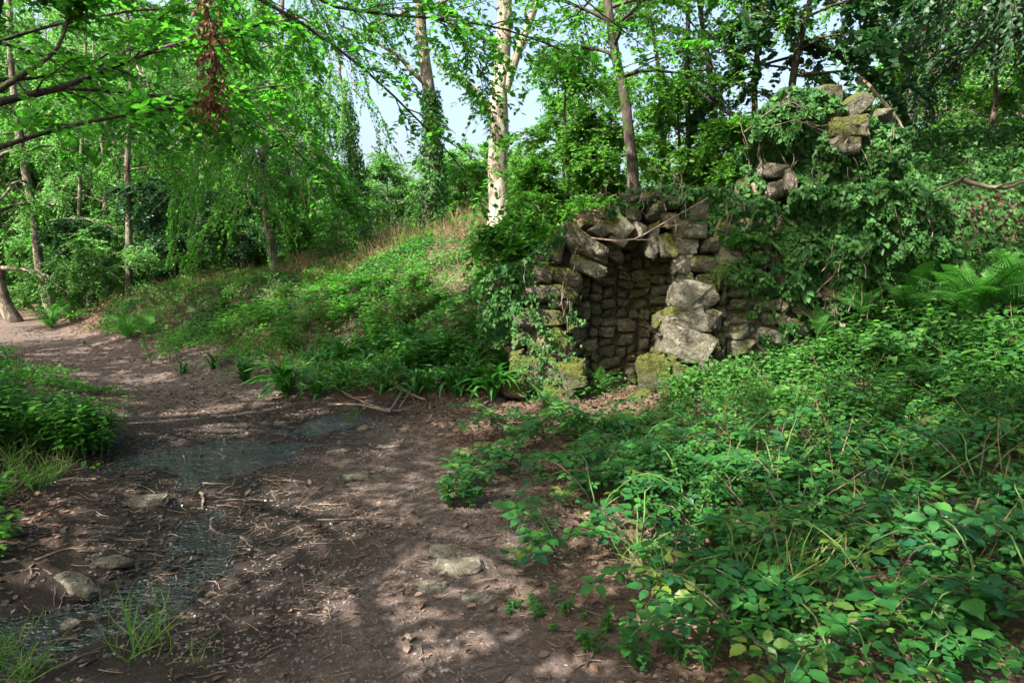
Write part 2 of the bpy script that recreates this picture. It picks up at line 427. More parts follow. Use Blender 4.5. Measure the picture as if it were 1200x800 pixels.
def ground_mat():
    m, nt, out = new_mat('woodland_soil')
    geo = nd(nt, 'ShaderNodeNewGeometry'); pos = geo.outputs['Position']
    path = nd(nt, 'ShaderNodeAttribute', attribute_name='path').outputs['Fac']
    wet = nd(nt, 'ShaderNodeAttribute', attribute_name='wet').outputs['Fac']
    n1 = noise_n(nt, 1.6, 5, .6, pos); n2 = noise_n(nt, 22, 8, .72, pos); n3 = noise_n(nt, 90, 4, .6, pos); n4 = noise_n(nt, 5, 5, .6, pos)
    soil = ramp(nt, n2, [(.28, (.034, .027, .024)), (.5, (.088, .07, .062)), (.72, (.18, .145, .13))])
    lit = ramp(nt, n2, [(.3, (.04, .027, .02)), (.5, (.10, .066, .047)), (.68, (.18, .12, .085))])
    c = mixc(nt, path, lit, soil)
    c = mixc(nt, ramp(nt, n4, [(.4, (0, 0, 0)), (.66, (.55, .55, .55))]), c, (.085, .062, .048))
    vor = nd(nt, 'ShaderNodeTexVoronoi'); vor.inputs['Scale'].default_value = 38
    nt.links.new(pos, vor.inputs['Vector'])
    fl = math_n(nt, 'LESS_THAN', vor.outputs['Distance'], .16)
    c = mixc(nt, math_n(nt, 'MULTIPLY', fl, .5), c, mixc(nt, vor.outputs['Color'], (.08, .05, .035), (.30, .23, .18)))
    w = math_n(nt, 'MULTIPLY', wet, ramp(nt, n1, [(.25, (.75, .75, .75)), (.6, (1, 1, 1))]))
    c = mixc(nt, w, c, mixc(nt, n2, (.010, .008, .007), (.028, .021, .016)))
    p = nd(nt, 'ShaderNodeBsdfPrincipled')
    nt.links.new(c, p.inputs['Base Color'])
    nt.links.new(math_n(nt, 'SUBTRACT', .95, math_n(nt, 'MULTIPLY', w, .3)), p.inputs['Roughness'])
    p.inputs['Specular IOR Level'].default_value = .14
    b = bump_n(nt, n2, .9, .03); b = bump_n(nt, n3, .7, .01, b)
    nt.links.new(b, p.inputs['Normal'])
    nt.links.new(p.outputs[0], out.inputs[0])
    return m
M['ground'] = ground_mat()

def water_mat():
    m, nt, out = new_mat('stream_water')
    geo = nd(nt, 'ShaderNodeNewGeometry')
    n1 = noise_n(nt, 8, 1, .5, geo.outputs['Position']); n2 = noise_n(nt, 34, 1.0, .5, geo.outputs['Position'])
    p = nd(nt, 'ShaderNodeBsdfPrincipled')
    p.inputs['Base Color'].default_value = (.008, .007, .006, 1)
    p.inputs['Roughness'].default_value = .03; p.inputs['IOR'].default_value = 1.6; p.inputs['Specular IOR Level'].default_value = .8
    b = bump_n(nt, n1, 1.0, .04); b = bump_n(nt, n2, 1.0, .028, b)
    nt.links.new(b, p.inputs['Normal'])
    nt.links.new(p.outputs[0], out.inputs[0])
    return m
M['water'] = water_mat()

# ------------------------------------------------------------------ ground sheet
def axis(lo, hi, step, a, b, g=1.13):
    mid = list(np.arange(lo, hi + 1e-6, step))
    s, x = step, lo; left = []
    while x > a: s *= g; x -= s; left.append(x)
    s, x = step, mid[-1]; right = []
    while x < b: s *= g; x += s; right.append(x)
    return np.array(left[::-1] + mid + right)
gx = axis(-6.0, 6.6, .042, -300, 300); gy = axis(1.6, 10.4, .042, -200, 400)
GX, GY = np.meshgrid(gx, gy)
GZ = H(GX.ravel(), GY.ravel())
V = np.stack([GX.ravel(), GY.ravel(), GZ], -1)
nx, ny = len(gx), len(gy)
i, j = np.meshgrid(np.arange(nx - 1), np.arange(ny - 1))
a = (j * nx + i).ravel()
me = mesh_np('ground', V, np.stack([a, a + 1, a + nx + 1, a + nx], -1), M['ground'])
pd = path_dist(V[:, 0], V[:, 1]); sd = stream_dist(V[:, 0], V[:, 1])
pm = 1 - sstep(.7, 1.5, pd + fbm(V[:, 0], V[:, 1], 1.3, 3, 40) * .6)
wt = 1 - sstep(.45, 1.35 + .75 * (V[:, 0] < -2.2), sd + fbm(V[:, 0], V[:, 1], 1.9, 4, 44) * .55)
for nm, arr in (('path', pm), ('wet', wt)):
    at_ = me.attributes.new(nm, 'FLOAT', 'POINT'); at_.data.foreach_set('value', arr.astype(np.float32))
g = link('ground', me); g['kind'] = 'structure'

# stream: a shallow film of water lying in its channel; the mud pokes through it
sx_, sy_ = np.arange(-4.2, -1.2, .06), np.arange(2.2, 7.5, .06)
SX, SY = np.meshgrid(sx_, sy_)
ok = stream_dist(SX, SY) < .62
HS = H(SX.ravel(), SY.ravel()).reshape(SX.shape)
pts = np.array(STREAM)
idx = -np.ones(SX.shape, int); idx[ok] = np.arange(ok.sum())
# water level follows the smoothed channel floor
lev = np.zeros(SX.shape)
cz = np.array([hz(px_, py_) for px_, py_ in STREAM]); 
for q in range(SX.shape[0]):
    dd = np.hypot(SX[q][:, None] - STREAM[None, :, 0], SY[q][:, None] - STREAM[None, :, 1])
    w = 1 / (dd + .15) ** 4
    lev[q] = (w * cz[None]).sum(1) / w.sum(1)
WV = np.stack([SX[ok], SY[ok], lev[ok] + .010], -1)
fq = []
for q in range(SX.shape[0] - 1):
    for r_ in range(SX.shape[1] - 1):
        c4 = (idx[q, r_], idx[q, r_ + 1], idx[q + 1, r_ + 1], idx[q + 1, r_])
        if min(c4) >= 0: fq.append(c4)
st = link('stream', mesh_np('stream', WV, np.array(fq), M['water'])); st['kind'] = 'structure'

# crumbs of wet mud and pebbles breaking the film of water, grit on the trodden earth
def pebbles(name, lab, n, x0, x1, y0, y1, seed, dens, size, mat):
    r = np.random.default_rng(seed)
    x, y = r.uniform(x0, x1, n * 6), r.uniform(y0, y1, n * 6); k_ = r.random(n * 6) < dens(x, y); x, y = x[k_][:n], y[k_][:n]
    bm = bmesh.new(); bmesh.ops.create_icosphere(bm, subdivisions=1, radius=1)
    tv = np.array([v.co[:] for v in bm.verts]); tf = np.array([[v.index for v in f.verts] for f in bm.faces]); bm.free()
    m_ = len(x); sc_ = size[0] + (size[1] - size[0]) * r.random(m_) ** 3
    S3 = sc_[:, None] * r.uniform(.6, 1.3, (m_, 3)) * np.array([1, 1, .55])
    jit = r.uniform(.75, 1.2, (m_, len(tv), 1)); th = r.uniform(0, 6.28, m_)
    V_ = tv[None] * jit * S3[:, None]; c, s_ = np.cos(th)[:, None], np.sin(th)[:, None]
    V_ = np.stack([V_[..., 0] * c - V_[..., 1] * s_, V_[..., 0] * s_ + V_[..., 1] * c, V_[..., 2]], -1) + np.stack([x, y, H(x, y) + sc_ * .12], -1)[:, None]
    F_ = (tf[None] + (np.arange(m_) * len(tv))[:, None, None]).reshape(-1, 3)
    o = link(name, mesh_np(name, V_, F_, mat, False, np.repeat(r.random(m_), len(tv))))
    o['label'] = lab; o['category'] = 'pebbles'; o['kind'] = 'stuff'
def wet_mat():
    m, nt, out = new_mat('wet_mud')
    c = ramp(nt, nd(nt, 'ShaderNodeAttribute', attribute_name='rnd').outputs['Fac'], [(0, (.006, .005, .0045)), (.7, (.016, .013, .011)), (1, (.035, .03, .026))])
    p = nd(nt, 'ShaderNodeBsdfPrincipled'); nt.links.new(c, p.inputs['Base Color']); p.inputs['Roughness'].default_value = .3; p.inputs['Specular IOR Level'].default_value = .55
    nt.links.new(p.outputs[0], out.inputs[0]); return m
M['wet'] = wet_mat()
M['grit'] = plain_mat('grit', (.06, .048, .042), (.2, .16, .14), 60)
pebbles('wet_mud_crumbs', 'dark wet crumbs of mud and pebbles in the trickle of water', 4800, -4.2, -1.0, 2.2, 7.5, 7, lambda x, y: np.exp(-(stream_dist(x, y) / .38) ** 2) * (.25 + .75 * (vnoise(x * 5, y * 5, 81) > .42)), (.006, .026), M['wet'])
pebbles('path_grit', 'small grit and crumbs of earth trodden into the path', 14000, -4.5, 2.0, 1.9, 8.5, 8, lambda x, y: sstep(2.0, .8, path_dist(x, y)) * (.2 + .8 * (vnoise(x * 3, y * 3, 82) > .5)) * (stream_dist(x, y) > .3), (.003, .013), M['grit'])

# ------------------------------------------------------------------ ruined masonry
from mathutils import noise as mn
def rock_mesh(seed, mat, cuts=2, rough_=.075, squash=.54):
    r = np.random.default_rng(seed)
    bm = bmesh.new()
    for sx in (-1, 1):
        for sy in (-1, 1):
            for sz in (-1, 1):
                f_ = np.array([r.uniform(squash, 1), r.uniform(squash, 1), r.uniform(squash, 1)]) * (r.uniform(.62, .8) if r.random() < .3 else 1)
                bm.verts.new((sx * f_[0], sy * f_[1], sz * f_[2]))
    for _ in range(7):
        n = unit(r.normal(size=3)); n = n / np.abs(n).max() * r.uniform(.84, 1.03); bm.verts.new(tuple(n))
    bmesh.ops.convex_hull(bm, input=bm.verts)
    bmesh.ops.delete(bm, geom=[v for v in bm.verts if not v.link_faces], context='VERTS')
    bmesh.ops.dissolve_limit(bm, angle_limit=R(12), verts=bm.verts, edges=bm.edges)
    bmesh.ops.bevel(bm, geom=list(bm.edges), offset=.13, segments=2, profile=.6, affect='EDGES', clamp_overlap=True)
    bmesh.ops.triangulate(bm, faces=bm.faces)
    bmesh.ops.subdivide_edges(bm, edges=bm.edges, cuts=cuts, use_grid_fill=True)
    bmesh.ops.triangulate(bm, faces=bm.faces)
    bm.normal_update()
    off = Vector(r.uniform(-50, 50, 3))
    mv = [(v, v.normal.copy() * (rough_ * 1.6 * mn.noise(v.co * 1.7 + off) + rough_ * mn.noise(v.co * 4.2 + off) + rough_ * .55 * mn.noise(v.co * 9 + off))) for v in bm.verts]
    for v, d in mv: v.co += d
    P = np.array([v.co[:] for v in bm.verts]); P = P / np.abs(P).max(0)
    bm.verts.index_update()
    F = np.array([[v.index for v in f.verts] for f in bm.faces]); bm.free()
    return mesh_np('stone', P, F, mat)
def pack(W_, H_, wlo, whi, hlo, hhi, res, r):
    """irregular rubble bond: every stone sits in the lowest gap"""
    n = int(W_ / res); sk = r.uniform(-.4, 0, n // 4 + 1).repeat(4)[:n] * hlo; out = []
    while sk.min() < H_:
        i0 = int(np.argmin(sk)); lv = sk[i0]; i1 = i0
        while i1 < n and sk[i1] < lv + hlo * .25 and (i1 - i0) * res < whi: i1 += 1
        lim = i1 - i0; want = int(r.uniform(wlo, whi) / res)
        w = min(want, lim)
        if lim - w < wlo * .45 / res: w = lim
        h = r.uniform(hlo, hhi)
        if w * res < wlo * .6: h = min(h, hlo * 1.1)
        z = sk[i0:i0 + w].max() if w else lv
        if w * res > wlo * .25: out.append(((i0 + w / 2) * res, (lv + z + h) / 2, w * res, z + h - lv))
        sk[i0:i0 + max(w, 1)] = z + h
    return out
POOL = {k: [rock_mesh(100 * q + s, M[m_], sub, *((.085, .5) if k == 'pale' else ())) for s in range(n)] for q, (k, m_, n, sub) in enumerate(
    (('stone', 'stone', 18, 2), ('pale', 'stone_pale', 8, 3), ('moss', 'stone_moss', 8, 3), ('path', 'stone_path', 8, 2)))}

wall_base = at(735, 475, 7.75)
WB = np.array([wall_base[0], 7.75, hz(wall_base[0], 7.6)])
ruin = thing('ruined_wall', 'ruined rubble stone wall with an arched niche set into the bank', 'ruin', tuple(WB))
n_stone = 0
def stone(cx, cyy, cz, w, h, d, rot=0, kind='stone', parent=ruin, base=WB, yaw=0):
    global n_stone
    me_ = random.choice(POOL[kind])
    fl = random.choice((-1, 1))
    Mx = Matrix.Translation(Vector((cx - base[0], cyy - base[1], cz - base[2]))) @ Matrix.Rotation(yaw, 4, 'Z') @ Matrix.Rotation(R(rot), 4, 'Y') @ \
        Matrix.Rotation(random.uniform(-.07, .07), 4, 'X') @ Matrix.Rotation(random.uniform(-.08, .08), 4, 'Z') @ Matrix.Diagonal((w / 2, d / 2, h / 2, 1)) @ \
        (Matrix.Rotation(math.pi, 4, 'Z') if fl > 0 else Matrix.Identity(4))
    o = link('stone', me_, parent, Mx); n_stone += 1
    return o
def zst(zx, zy, w, h, rot=0, kind='stone', Y=7.84, d=.42):
    """a stone read off the enlarged view of the masonry, standing in the wall plane Y"""
    u, v = 560 + zx / 2.727, 200 + zy / 2.727
    s = Y / FPX / 2.727
    p = at(u, v, Y)
    return stone(p[0], Y, p[2], w * s * 1.1, h * s * 1.12, d, rot, kind)
# arch, fanned slabs of the left haunch and the left jamb
for a_ in [(345, 240, 165, 78, 28), (352, 308, 120, 52, 20), (262, 335, 165, 62, 14), (225, 395, 165, 66, 6), (272, 383, 90, 44, 6), (262, 428, 76, 38, 2),
           (208, 470, 165, 62, 0), (150, 478, 70, 70, 0), (228, 545, 170, 104, 4, 'moss'), (140, 540, 62, 62, 0), (125, 590, 50, 45, 0), (302, 505, 40, 36, 8),
           (180, 640, 165, 120, 0, 'moss', 7.7), (300, 648, 120, 84, -6, 'moss', 7.6), (255, 705, 110, 70, 0, 'moss', 7.6), (120, 690, 90, 70, 0, 'moss', 7.65),
           (250, 250, 60, 80, 20), (300, 205, 80, 50, 35), (395, 195, 60, 66, 50), (445, 178, 95, 70, 38), (430, 140, 66, 56, 20), (505, 190, 66, 58, 15, 'pale'),
           (552, 218, 46, 116, 4), (495, 140, 60, 46, 8), (560, 132, 84, 60, -5), (610, 165, 60, 66, -12), (600, 235, 62, 80, -14), (445, 222, 60, 40, 32), (425, 262, 90, 56, 34, 'stone', 8.12), (480, 232, 80, 52, 18, 'stone', 8.14), (545, 235, 80, 56, 0, 'stone', 8.16), (610, 255, 70, 60, -16, 'stone', 8.12), (380, 310, 70, 50, 40, 'stone', 8.1),
           (640, 190, 50, 60, -10), (205, 330, 60, 60, 10), (175, 400, 60, 60, 0), (480, 100, 70, 40, 10), (545, 92, 80, 36, 0), (620, 105, 70, 50, 0), (385, 255, 50, 40, 30)]:
    zst(*a_)
# the broad pale pier on the right of the niche
for a_ in [(705, 135, 105, 100, 0, 'pale'), (655, 245, 76, 60, -6, 'pale'), (645, 300, 70, 66, -4, 'pale'), (650, 340, 80, 44, 0), (675, 402, 160, 96, 6, 'pale', 7.72),
           (655, 474, 165, 92, -7, 'pale', 7.68), (735, 470, 60, 60, 10, 'stone', 7.72), (655, 555, 185, 112, 9, 'pale', 7.6), (580, 480, 50, 44, 0, 'stone', 7.72), (565, 655, 112, 146, -8, 'moss', 7.52), (642, 652, 66, 90, 8, 'moss', 7.56),
           (705, 690, 100, 64, 0, 'pale', 7.55), (590, 600, 70, 44, 0, 'stone', 7.62), (720, 620, 80, 60, 6, 'pale', 7.62), (500, 745, 120, 60, -30, 'moss', 7.42), (690, 200, 90, 60, 0),
           (720, 300, 100, 60, 0), (730, 355, 90, 44, 0), (600, 720, 80, 50, 0, 'stone', 7.5), (740, 235, 70, 60, 0), (790, 190, 90, 70, 0), (790, 270, 90, 80, 0)]:
    zst(*a_)
# rows of rubble to the right of the pier
frng = np.random.default_rng(77)
def fill(zx0, zx1, zy0, zy1, hlo, hhi, wlo, whi, Y, skip=lambda x, y: False, kinds=('stone', 'stone', 'stone', 'pale'), d=.38):
    for (xc, zc_, w, h) in pack(zx1 - zx0, zy1 - zy0, wlo, whi, hlo, hhi, 5, frng):
        x, y = zx0 + xc, zy1 - zc_
        if not skip(x, y): zst(x, y, w * 1.08, h * 1.08, random.uniform(-12, 12), random.choice(kinds), Y + random.uniform(-.07, .05), d)
fill(745, 1180, 365, 640, 40, 64, 62, 140, 7.86)
fill(110, 290, 300, 600, 50, 76, 70, 120, 8.02, skip=lambda x, y: x < 230 - (y - 300) * .3, kinds=('stone',))
# rubble face above, mostly hidden by growth, and the tall stump
fill(860, 1000, 200, 360, 50, 66, 66, 120, 8.02, kinds=('stone',))
fill(900, 1220, -190, 30, 64, 88, 95, 150, 8.2, kinds=('stone', 'stone', 'pale'),
     skip=lambda x, y: (y < -120 and x < 930) or (y < -60 and x > 1180) or (y < -190 and x < 1090))
for a_ in [(1170, -130, 125, 66, -6, 'moss', 8.02, .4), (1205, -205, 100, 62, -38, 'stone', 8.06, .3), (1100, -175, 90, 90, 0, 'stone', 8.12, .4), (1260, -165, 80, 50, 10, 'stone', 8.1, .4),
           (1160, -72, 110, 56, 3, 'stone', 8.02, .4),
           (930, 5, 110, 44, 4, 'pale', 7.98, .4), (945, 70, 80, 70, 0, 'stone', 7.98, .4), (985, 40, 50, 80, 0, 'pale', 7.96, .4), (870, 60, 90, 60, 0, 'stone', 8.0, .4)]:
    zst(*a_)
# left wing, half buried
fill(20, 120, 360, 470, 40, 50, 45, 80, 8.2, kinds=('stone',))
# niche: concave back wall of small stones closing into a half dome
NX, NY, NA, NB = 1.29, 7.94, .76, .40
z0n = hz(1.3, 8.1)
for (xc, zc_, w, h) in pack(1.9, 1.6, .15, .31, .085, .165, .03, frng):
    z_ = zc_ - .04
    t = max(0, (z_ - 1.15) / .78)
    sh = math.sqrt(max(.03, 1 - t * t))
    a_, b_ = NA * (.45 + .55 * sh), NB * sh
    tm = .2 + (math.pi - .4) * xc / 1.9
    tang = math.atan2(b_ * math.cos(tm), a_ * math.sin(tm))
    stone(NX - a_ * math.cos(tm), NY + b_ * math.sin(tm) + .08 + random.uniform(-.04, .02), z0n + z_, w * (.55 + .45 * sh) * 1.12, h * 1.1, .24, random.uniform(-12, 12), 'stone', yaw=tang)
# dark earth and mortar core behind the stones
def prism(poly, Y0, Y1):
    bm = bmesh.new()
    f = [bm.verts.new(tuple(at(u, v, Y0))) for u, v in poly]; b = [bm.verts.new(tuple(at(u, v, Y0) + np.array([0, Y1 - Y0, 0]))) for u, v in poly]
    bm.faces.new(f); bm.faces.new(b[::-1]); n = len(poly)
    for k in range(n): bm.faces.new((f[k], b[k], b[(k + 1) % n], f[(k + 1) % n]))
    bmesh.ops.recalc_face_normals(bm, faces=bm.faces)
    bmesh.ops.translate(bm, verts=bm.verts, vec=Vector(-WB))
    me_ = bpy.data.meshes.new('core'); bm.to_mesh(me_); bm.free(); me_.materials.append(M['core'])
    return link('core', me_, ruin)
prism([(606, 495), (604, 408), (616, 364), (652, 304), (694, 266), (716, 256), (760, 244), (800, 240), (792, 262), (758, 266), (700, 284), (660, 330), (656, 395), (658, 430), (660, 495)], 7.95, 8.45)
prism([(768, 495), (772, 420), (784, 385), (790, 345), (796, 336), (1020, 336), (1000, 495)], 7.82, 8.45)
prism([(792, 334), (792, 284), (802, 246), (822, 242), (868, 262), (1040, 262), (1020, 334)], 8.0, 8.45)
prism([(886, 290), (894, 200), (906, 158), (918, 140), (985, 128), (1012, 150), (1026, 200), (1040, 290)], 8.2, 8.6)
# shell behind the niche stones
tt = np.linspace(-.15, math.pi + .15, 26); zz = np.linspace(-.2, 1.95, 16); sv = []
for z_ in zz:
    t = max(0, (z_ - 1.15) / .8); sh = math.sqrt(max(.02, 1 - t * t))
    for t_ in tt:
        sv.append((NX - (NA * (.45 + .55 * sh) + .06) * math.cos(t_) - WB[0], NY + (NB * sh + .1) * math.sin(t_) - WB[1], z0n + z_ - WB[2]))
i, j = np.meshgrid(np.arange(25), np.arange(15)); a = (j * 26 + i).ravel()
link('core', mesh_np('niche_core', np.array(sv), np.stack([a, a + 1, a + 27, a + 26], -1), M['core']), ruin)

# stones lying in the path
ROUND = 'flat stones bedded in the path'
for (u, v, w, d, h, lab) in [(418, 562, .22, .16, .08, 'small grey stone in the path with moss on its edge'), (300, 0, 0, 0, 0, ''),
        (405, 500, .17, .12, .07, 'pale stone at the path edge below the broken branches'), (535, 668, .3, .2, .06, None), (520, 650, .24, .2, .05, None), (560, 705, .22, .14, .05, None),
        (505, 690, .18, .13, .04, None), (590, 622, .16, .11, .06, 'pale stone lying beside the bramble edge'), (165, 592, .4, .26, .09, 'low olive-tinged stone beside the upper pool of the stream'),
        (90, 685, .34, .14, .07, 'long pale stone in the mud left of the stream'), (130, 660, .22, .14, .06, None), (425, 503, .14, .1, .06, None), (450, 525, .3, .1, .04, None),
        (335, 740, .07, .05, .04, None), (50, 745, .1, .08, .06, None), (80, 738, .13, .1, .08, None), (115, 730, .11, .08, .07, None), (60, 762, .08, .07, .05, None), (135, 715, .09, .08, .06, None)]:
    if not w: continue
    p = ground(u, v)
    kind = 'moss' if lab and 'mossy' in lab else 'path'
    o = link('path_stone', random.choice(POOL[kind]))
    o.location = (p[0], p[1], p[2] + h * .1); o.scale = (w / 2, d / 2, h / 2); o.rotation_euler = (random.uniform(-.1, .1), random.uniform(-.1, .1), random.uniform(-.5, .5))
    tag(o, lab or ('dark wet stone in the mud beside the stream' if u < 200 else 'flat stone bedded in the bare earth of the path'), 'stone',
        None if lab else ('wet stones beside the stream' if u < 200 else ROUND))

# ------------------------------------------------------------------ tree builder
UP = np.array([0, 0, 1.0])
def wander(P, amp, r):
    n = len(P); o = np.cumsum(r.normal(0, amp, (n, 3)), 0) * np.array([1, 1, .3]); o -= np.linspace(0, 1, n)[:, None] * o[-1] * .6
    o[0] = 0
    return P + o
def lerp_poly(P, t):
    P = np.asarray(P); x = np.linspace(0, 1, len(P)); t = np.atleast_1d(t)
    return np.stack([np.interp(t, x, P[:, k]) for k in range(3)], -1)
def twig_leaves(P0, D, L, n, size, droop, spread, r, hang=0.0, flat=.6):
    """leaves set alternately along N twigs -> P, D, N, S"""
    N_ = len(P0)
    t = (np.arange(n) + r.random((N_, n))) / n
    D = unit(D)
    side = unit(np.cross(D, UP + r.normal(0, .15, D.shape)))
    P = P0[:, None] + D[:, None] * (t * L[:, None])[..., None] + (-UP) * (droop * (t ** 2) * L[:, None])[..., None]
    sg = np.where(np.arange(n) % 2 == 0, 1., -1.)[None, :, None]
    d = D[:, None] * .55 + side[:, None] * sg * spread + r.normal(0, .28, (N_, n, 3)) - UP * hang
    nn = UP * flat + r.normal(0, .42, (N_, n, 3)) - D[:, None] * .1
    S = size * r.uniform(.65, 1.2, (N_, n))
    return P.reshape(-1, 3), d.reshape(-1, 3), nn.reshape(-1, 3), S.ravel()

def grow(root, seed, trunk, r0, bark, leafm, nlimb=12, h0=.35, h1=.98, limb=2.5, prof='dome', elev=(.1, .8), droop=.25, nsub=7, sub=.5, ntwig=8, nleaf=12,
         twig=.35, leaf=.09, tpl='leaf', tdroop=.3, hang=.1, limbs=None, sides=8, one_wood=True, az=None, taper=.85, extra=None, flare=.35, az_mid=None, az_spread=None, flat=.6):
    r = np.random.default_rng(seed)
    trunk = np.asarray(trunk, float)
    nT = max(14, len(trunk))
    T = lerp_poly(trunk, np.linspace(0, 1, nT)); T = wander(T, .012 * r0 * 12, r)
    tt_ = np.linspace(0, 1, nT)
    rad = r0 * ((1 - taper * tt_) + flare * np.exp(-tt_ * 16))
    W = Wood(); W.add(T, rad, sides)
    Lp, Ld, Ll = [], [], []
    specs = []
    for k in range(nlimb):
        t = h0 + (h1 - h0) * ((k + r.random() * .8) / max(nlimb, 1)) ** .9
        s = (t - h0) / (h1 - h0 + 1e-6)
        ln = limb * {'dome': (math.sin(math.pi * (.18 + .75 * s)) * .9 + .15), 'cone': 1.05 - .85 * s, 'flat': 1.0}[prof] * r.uniform(.75, 1.2)
        a_ = (k * 2.4 + r.uniform(-.5, .5)) if az_mid is None else az_mid + r.uniform(-az_spread, az_spread)
        e_ = r.uniform(*elev)
        d0 = np.array([math.cos(a_) * math.cos(e_), math.sin(a_) * math.cos(e_), math.sin(e_)])
        p0 = lerp_poly(T, t)[0]
        q = np.linspace(0, 1, 7)[:, None]
        P = p0 + d0 * ln * q - UP * droop * ln * q ** 2
        P = wander(P, .03 * ln, r)
        specs.append((P, np.interp(t, tt_, rad) * .5))
    for pl, rr in (limbs or []): specs.append((lerp_poly(wander(lerp_poly(pl, np.linspace(0, 1, 9)), .012, r), np.linspace(0, 1, 12)), rr))
    SP, SR = [], []
    for (P, rr) in specs:
        ln = np.linalg.norm(np.diff(P, axis=0), axis=1).sum()
        Wl = W if one_wood else Wood()
        Wl.add(P, np.linspace(rr, max(rr * .2, .004), len(P)), 6)
        subs = []
        for k in range(nsub if not limbs or len(limbs) < 6 else nsub + 1):
            t = r.uniform(.18, 1.0)
            p0 = lerp_poly(P, t)[0]; dl = unit(lerp_poly(P, min(t + .08, 1))[0] - lerp_poly(P, t - .08)[0])
            sd_ = unit(np.cross(dl, UP)) * r.choice((-1, 1))
            d0 = unit(dl * r.uniform(.35, 1) + sd_ * r.uniform(.3, 1.) + UP * r.uniform(-.25, .35))
            l2 = ln * sub * r.uniform(.5, 1.1) * (1.1 - .6 * t)
            q = np.linspace(0, 1, 5)[:, None]
            Q = p0 + d0 * l2 * q - UP * droop * 1.2 * l2 * q ** 2
            Q = wander(Q, .03 * l2, r)
            subs.append(Q)
            tq = r.uniform(.1, 1, ntwig)
            Lp.append(lerp_poly(Q, tq)); Ld.append(unit(d0[None] * .7 - UP * droop * 1.5 * tq[:, None] + r.normal(0, .5, (ntwig, 3)) * np.array([1, 1, .55])))
            Ll.append(np.full(ntwig, twig) * r.uniform(.6, 1.25, ntwig))
        if subs:
            rs = max(.0035, rr * .28)
            Wl.add(np.array(subs), np.broadcast_to(np.linspace(rs, .003, 5), (len(subs), 5)), 4)
        if not one_wood: link('limb', Wl.mesh('limb', bark), root)
    # trunk tip and limb tips carry twigs as well
    if extra: 
        ep, ed = extra
        Lp.append(np.asarray(ep)); Ld.append(np.asarray(ed)); Ll.append(np.full(len(ep), twig))
    link('trunk', W.mesh('trunk', bark), root)
    if Lp:
        P0, D, L = np.concatenate(Lp), np.concatenate(Ld), np.concatenate(Ll)
        tw = Wood()
        q = np.linspace(0, 1, 3)[None, :, None]
        tp = P0[:, None] + D[:, None] * L[:, None, None] * q - UP * tdroop * L[:, None, None] * q ** 2
        tw.add(tp, np.broadcast_to(np.array([.0035, .0025, .0012]), tp.shape[:2]), 3)
        P, d, nn, S = twig_leaves(P0, D, L, nleaf, leaf, tdroop, .75, r, hang, flat)
        cr = link('crown', leaf_mesh('crown', tpl, P, d, nn, S, leafm), root)
        link('twig', tw.mesh('twig', M['twig']), cr)['kind'] = 'stuff'
    return root

def base_at(u, Y):
    x = (u - 600.0) / FPX * (Y * math.cos(PITCH) + 0) * 1.0
    x = at(u, HOR, Y)[0]
    return np.array([x, Y, hz(x, Y) - .03])
def rel(b, pts, Y):
    """photo points seen at distance Y (or own third value) as points relative to the base b"""
    return np.array([at(p[0], p[1], p[2] if len(p) > 2 else Y) - b for p in pts])

# --- pale sunlit trunk with the fork
b = base_at(583, 13.0)
t = thing('woodland_tree', 'tall pale-barked tree with a sunlit straight trunk that forks high up', 'tree', tuple(b))
tr = np.vstack([[0, 0, 0], rel(b, [(581, 180), (585, 90), (592, 40), (594, -40), (590, -160), (600, -300)], 13)])
grow(t, 21, tr, .195, M['bark_pale'], M['tree'], nlimb=9, h0=.62, limb=2.6, leaf=.085, nsub=6, ntwig=7, nleaf=10, taper=.6, elev=(.2, .8), sides=12, one_wood=False, flare=.25,
     limbs=[(rel(b, [(592, 105), (605, 62), (622, 20), (650, -60), (690, -200)], 13), .11), (rel(b, [(574, 128), (560, 105), (540, 90), (520, 70), (512, 55)], 13), .03)])
# --- grey ivy-hung tree left of it
b = base_at(508, 16.0)
t = thing('woodland_tree', 'tall grey tree with ivy climbing its lower trunk behind the pale tree', 'tree', tuple(b))
tr = np.vstack([[0, 0, 0], rel(b, [(507, 190), (505, 120), (498, 40), (494, -40), (490, -200)], 16)])
grow(t, 22, tr, .19, M['bark_grey'], M['tree'], nlimb=9, h0=.62, limb=2.8, leaf=.09, nsub=6, ntwig=7, nleaf=10, taper=.55, sides=12, one_wood=False,
     limbs=[(rel(b, [(500, 100), (482, 84), (462, 62), (430, 45), (395, 28)], 16), .075), (rel(b, [(508, 70), (530, 90), (552, 105), (572, 118)], 15.6), .03)])
IVY_TREE = (b, tr, .19)
# --- thin dead-looking stem with ivy
b = base_at(424, 15.0)
t = thing('dead_tree', 'thin bare grey stem hung with ivy left of the gap of sky', 'tree', tuple(b))
tr = np.vstack([[0, 0, 0], rel(b, [(418, 200), (408, 130), (400, 90), (396, 60)], 15)])
grow(t, 23, tr, .07, M['bark_grey'], M['tree'], nlimb=4, h0=.6, limb=.5, leaf=.06, nsub=2, ntwig=1, nleaf=3, taper=.7)
IVY_THIN = (b, tr, .09)
# --- curved trunk standing on top of the wall
b = base_at(741, 9.4)
t = thing('woodland_tree', 'slim brown trunk curving up from the top of the ruined arch', 'tree', tuple(b))
tr = np.vstack([[0, 0, 0], rel(b, [(740, 195), (735, 140), (725, 85), (715, 35), (711, -20), (708, -120), (715, -260)], 9.4)])
grow(t, 24, tr, .08, M['bark_dark'], M['hazel'], nlimb=14, h0=.4, limb=1.7, leaf=.075, nsub=6, ntwig=6, nleaf=10, taper=.5, sides=10, one_wood=False, flare=.3)
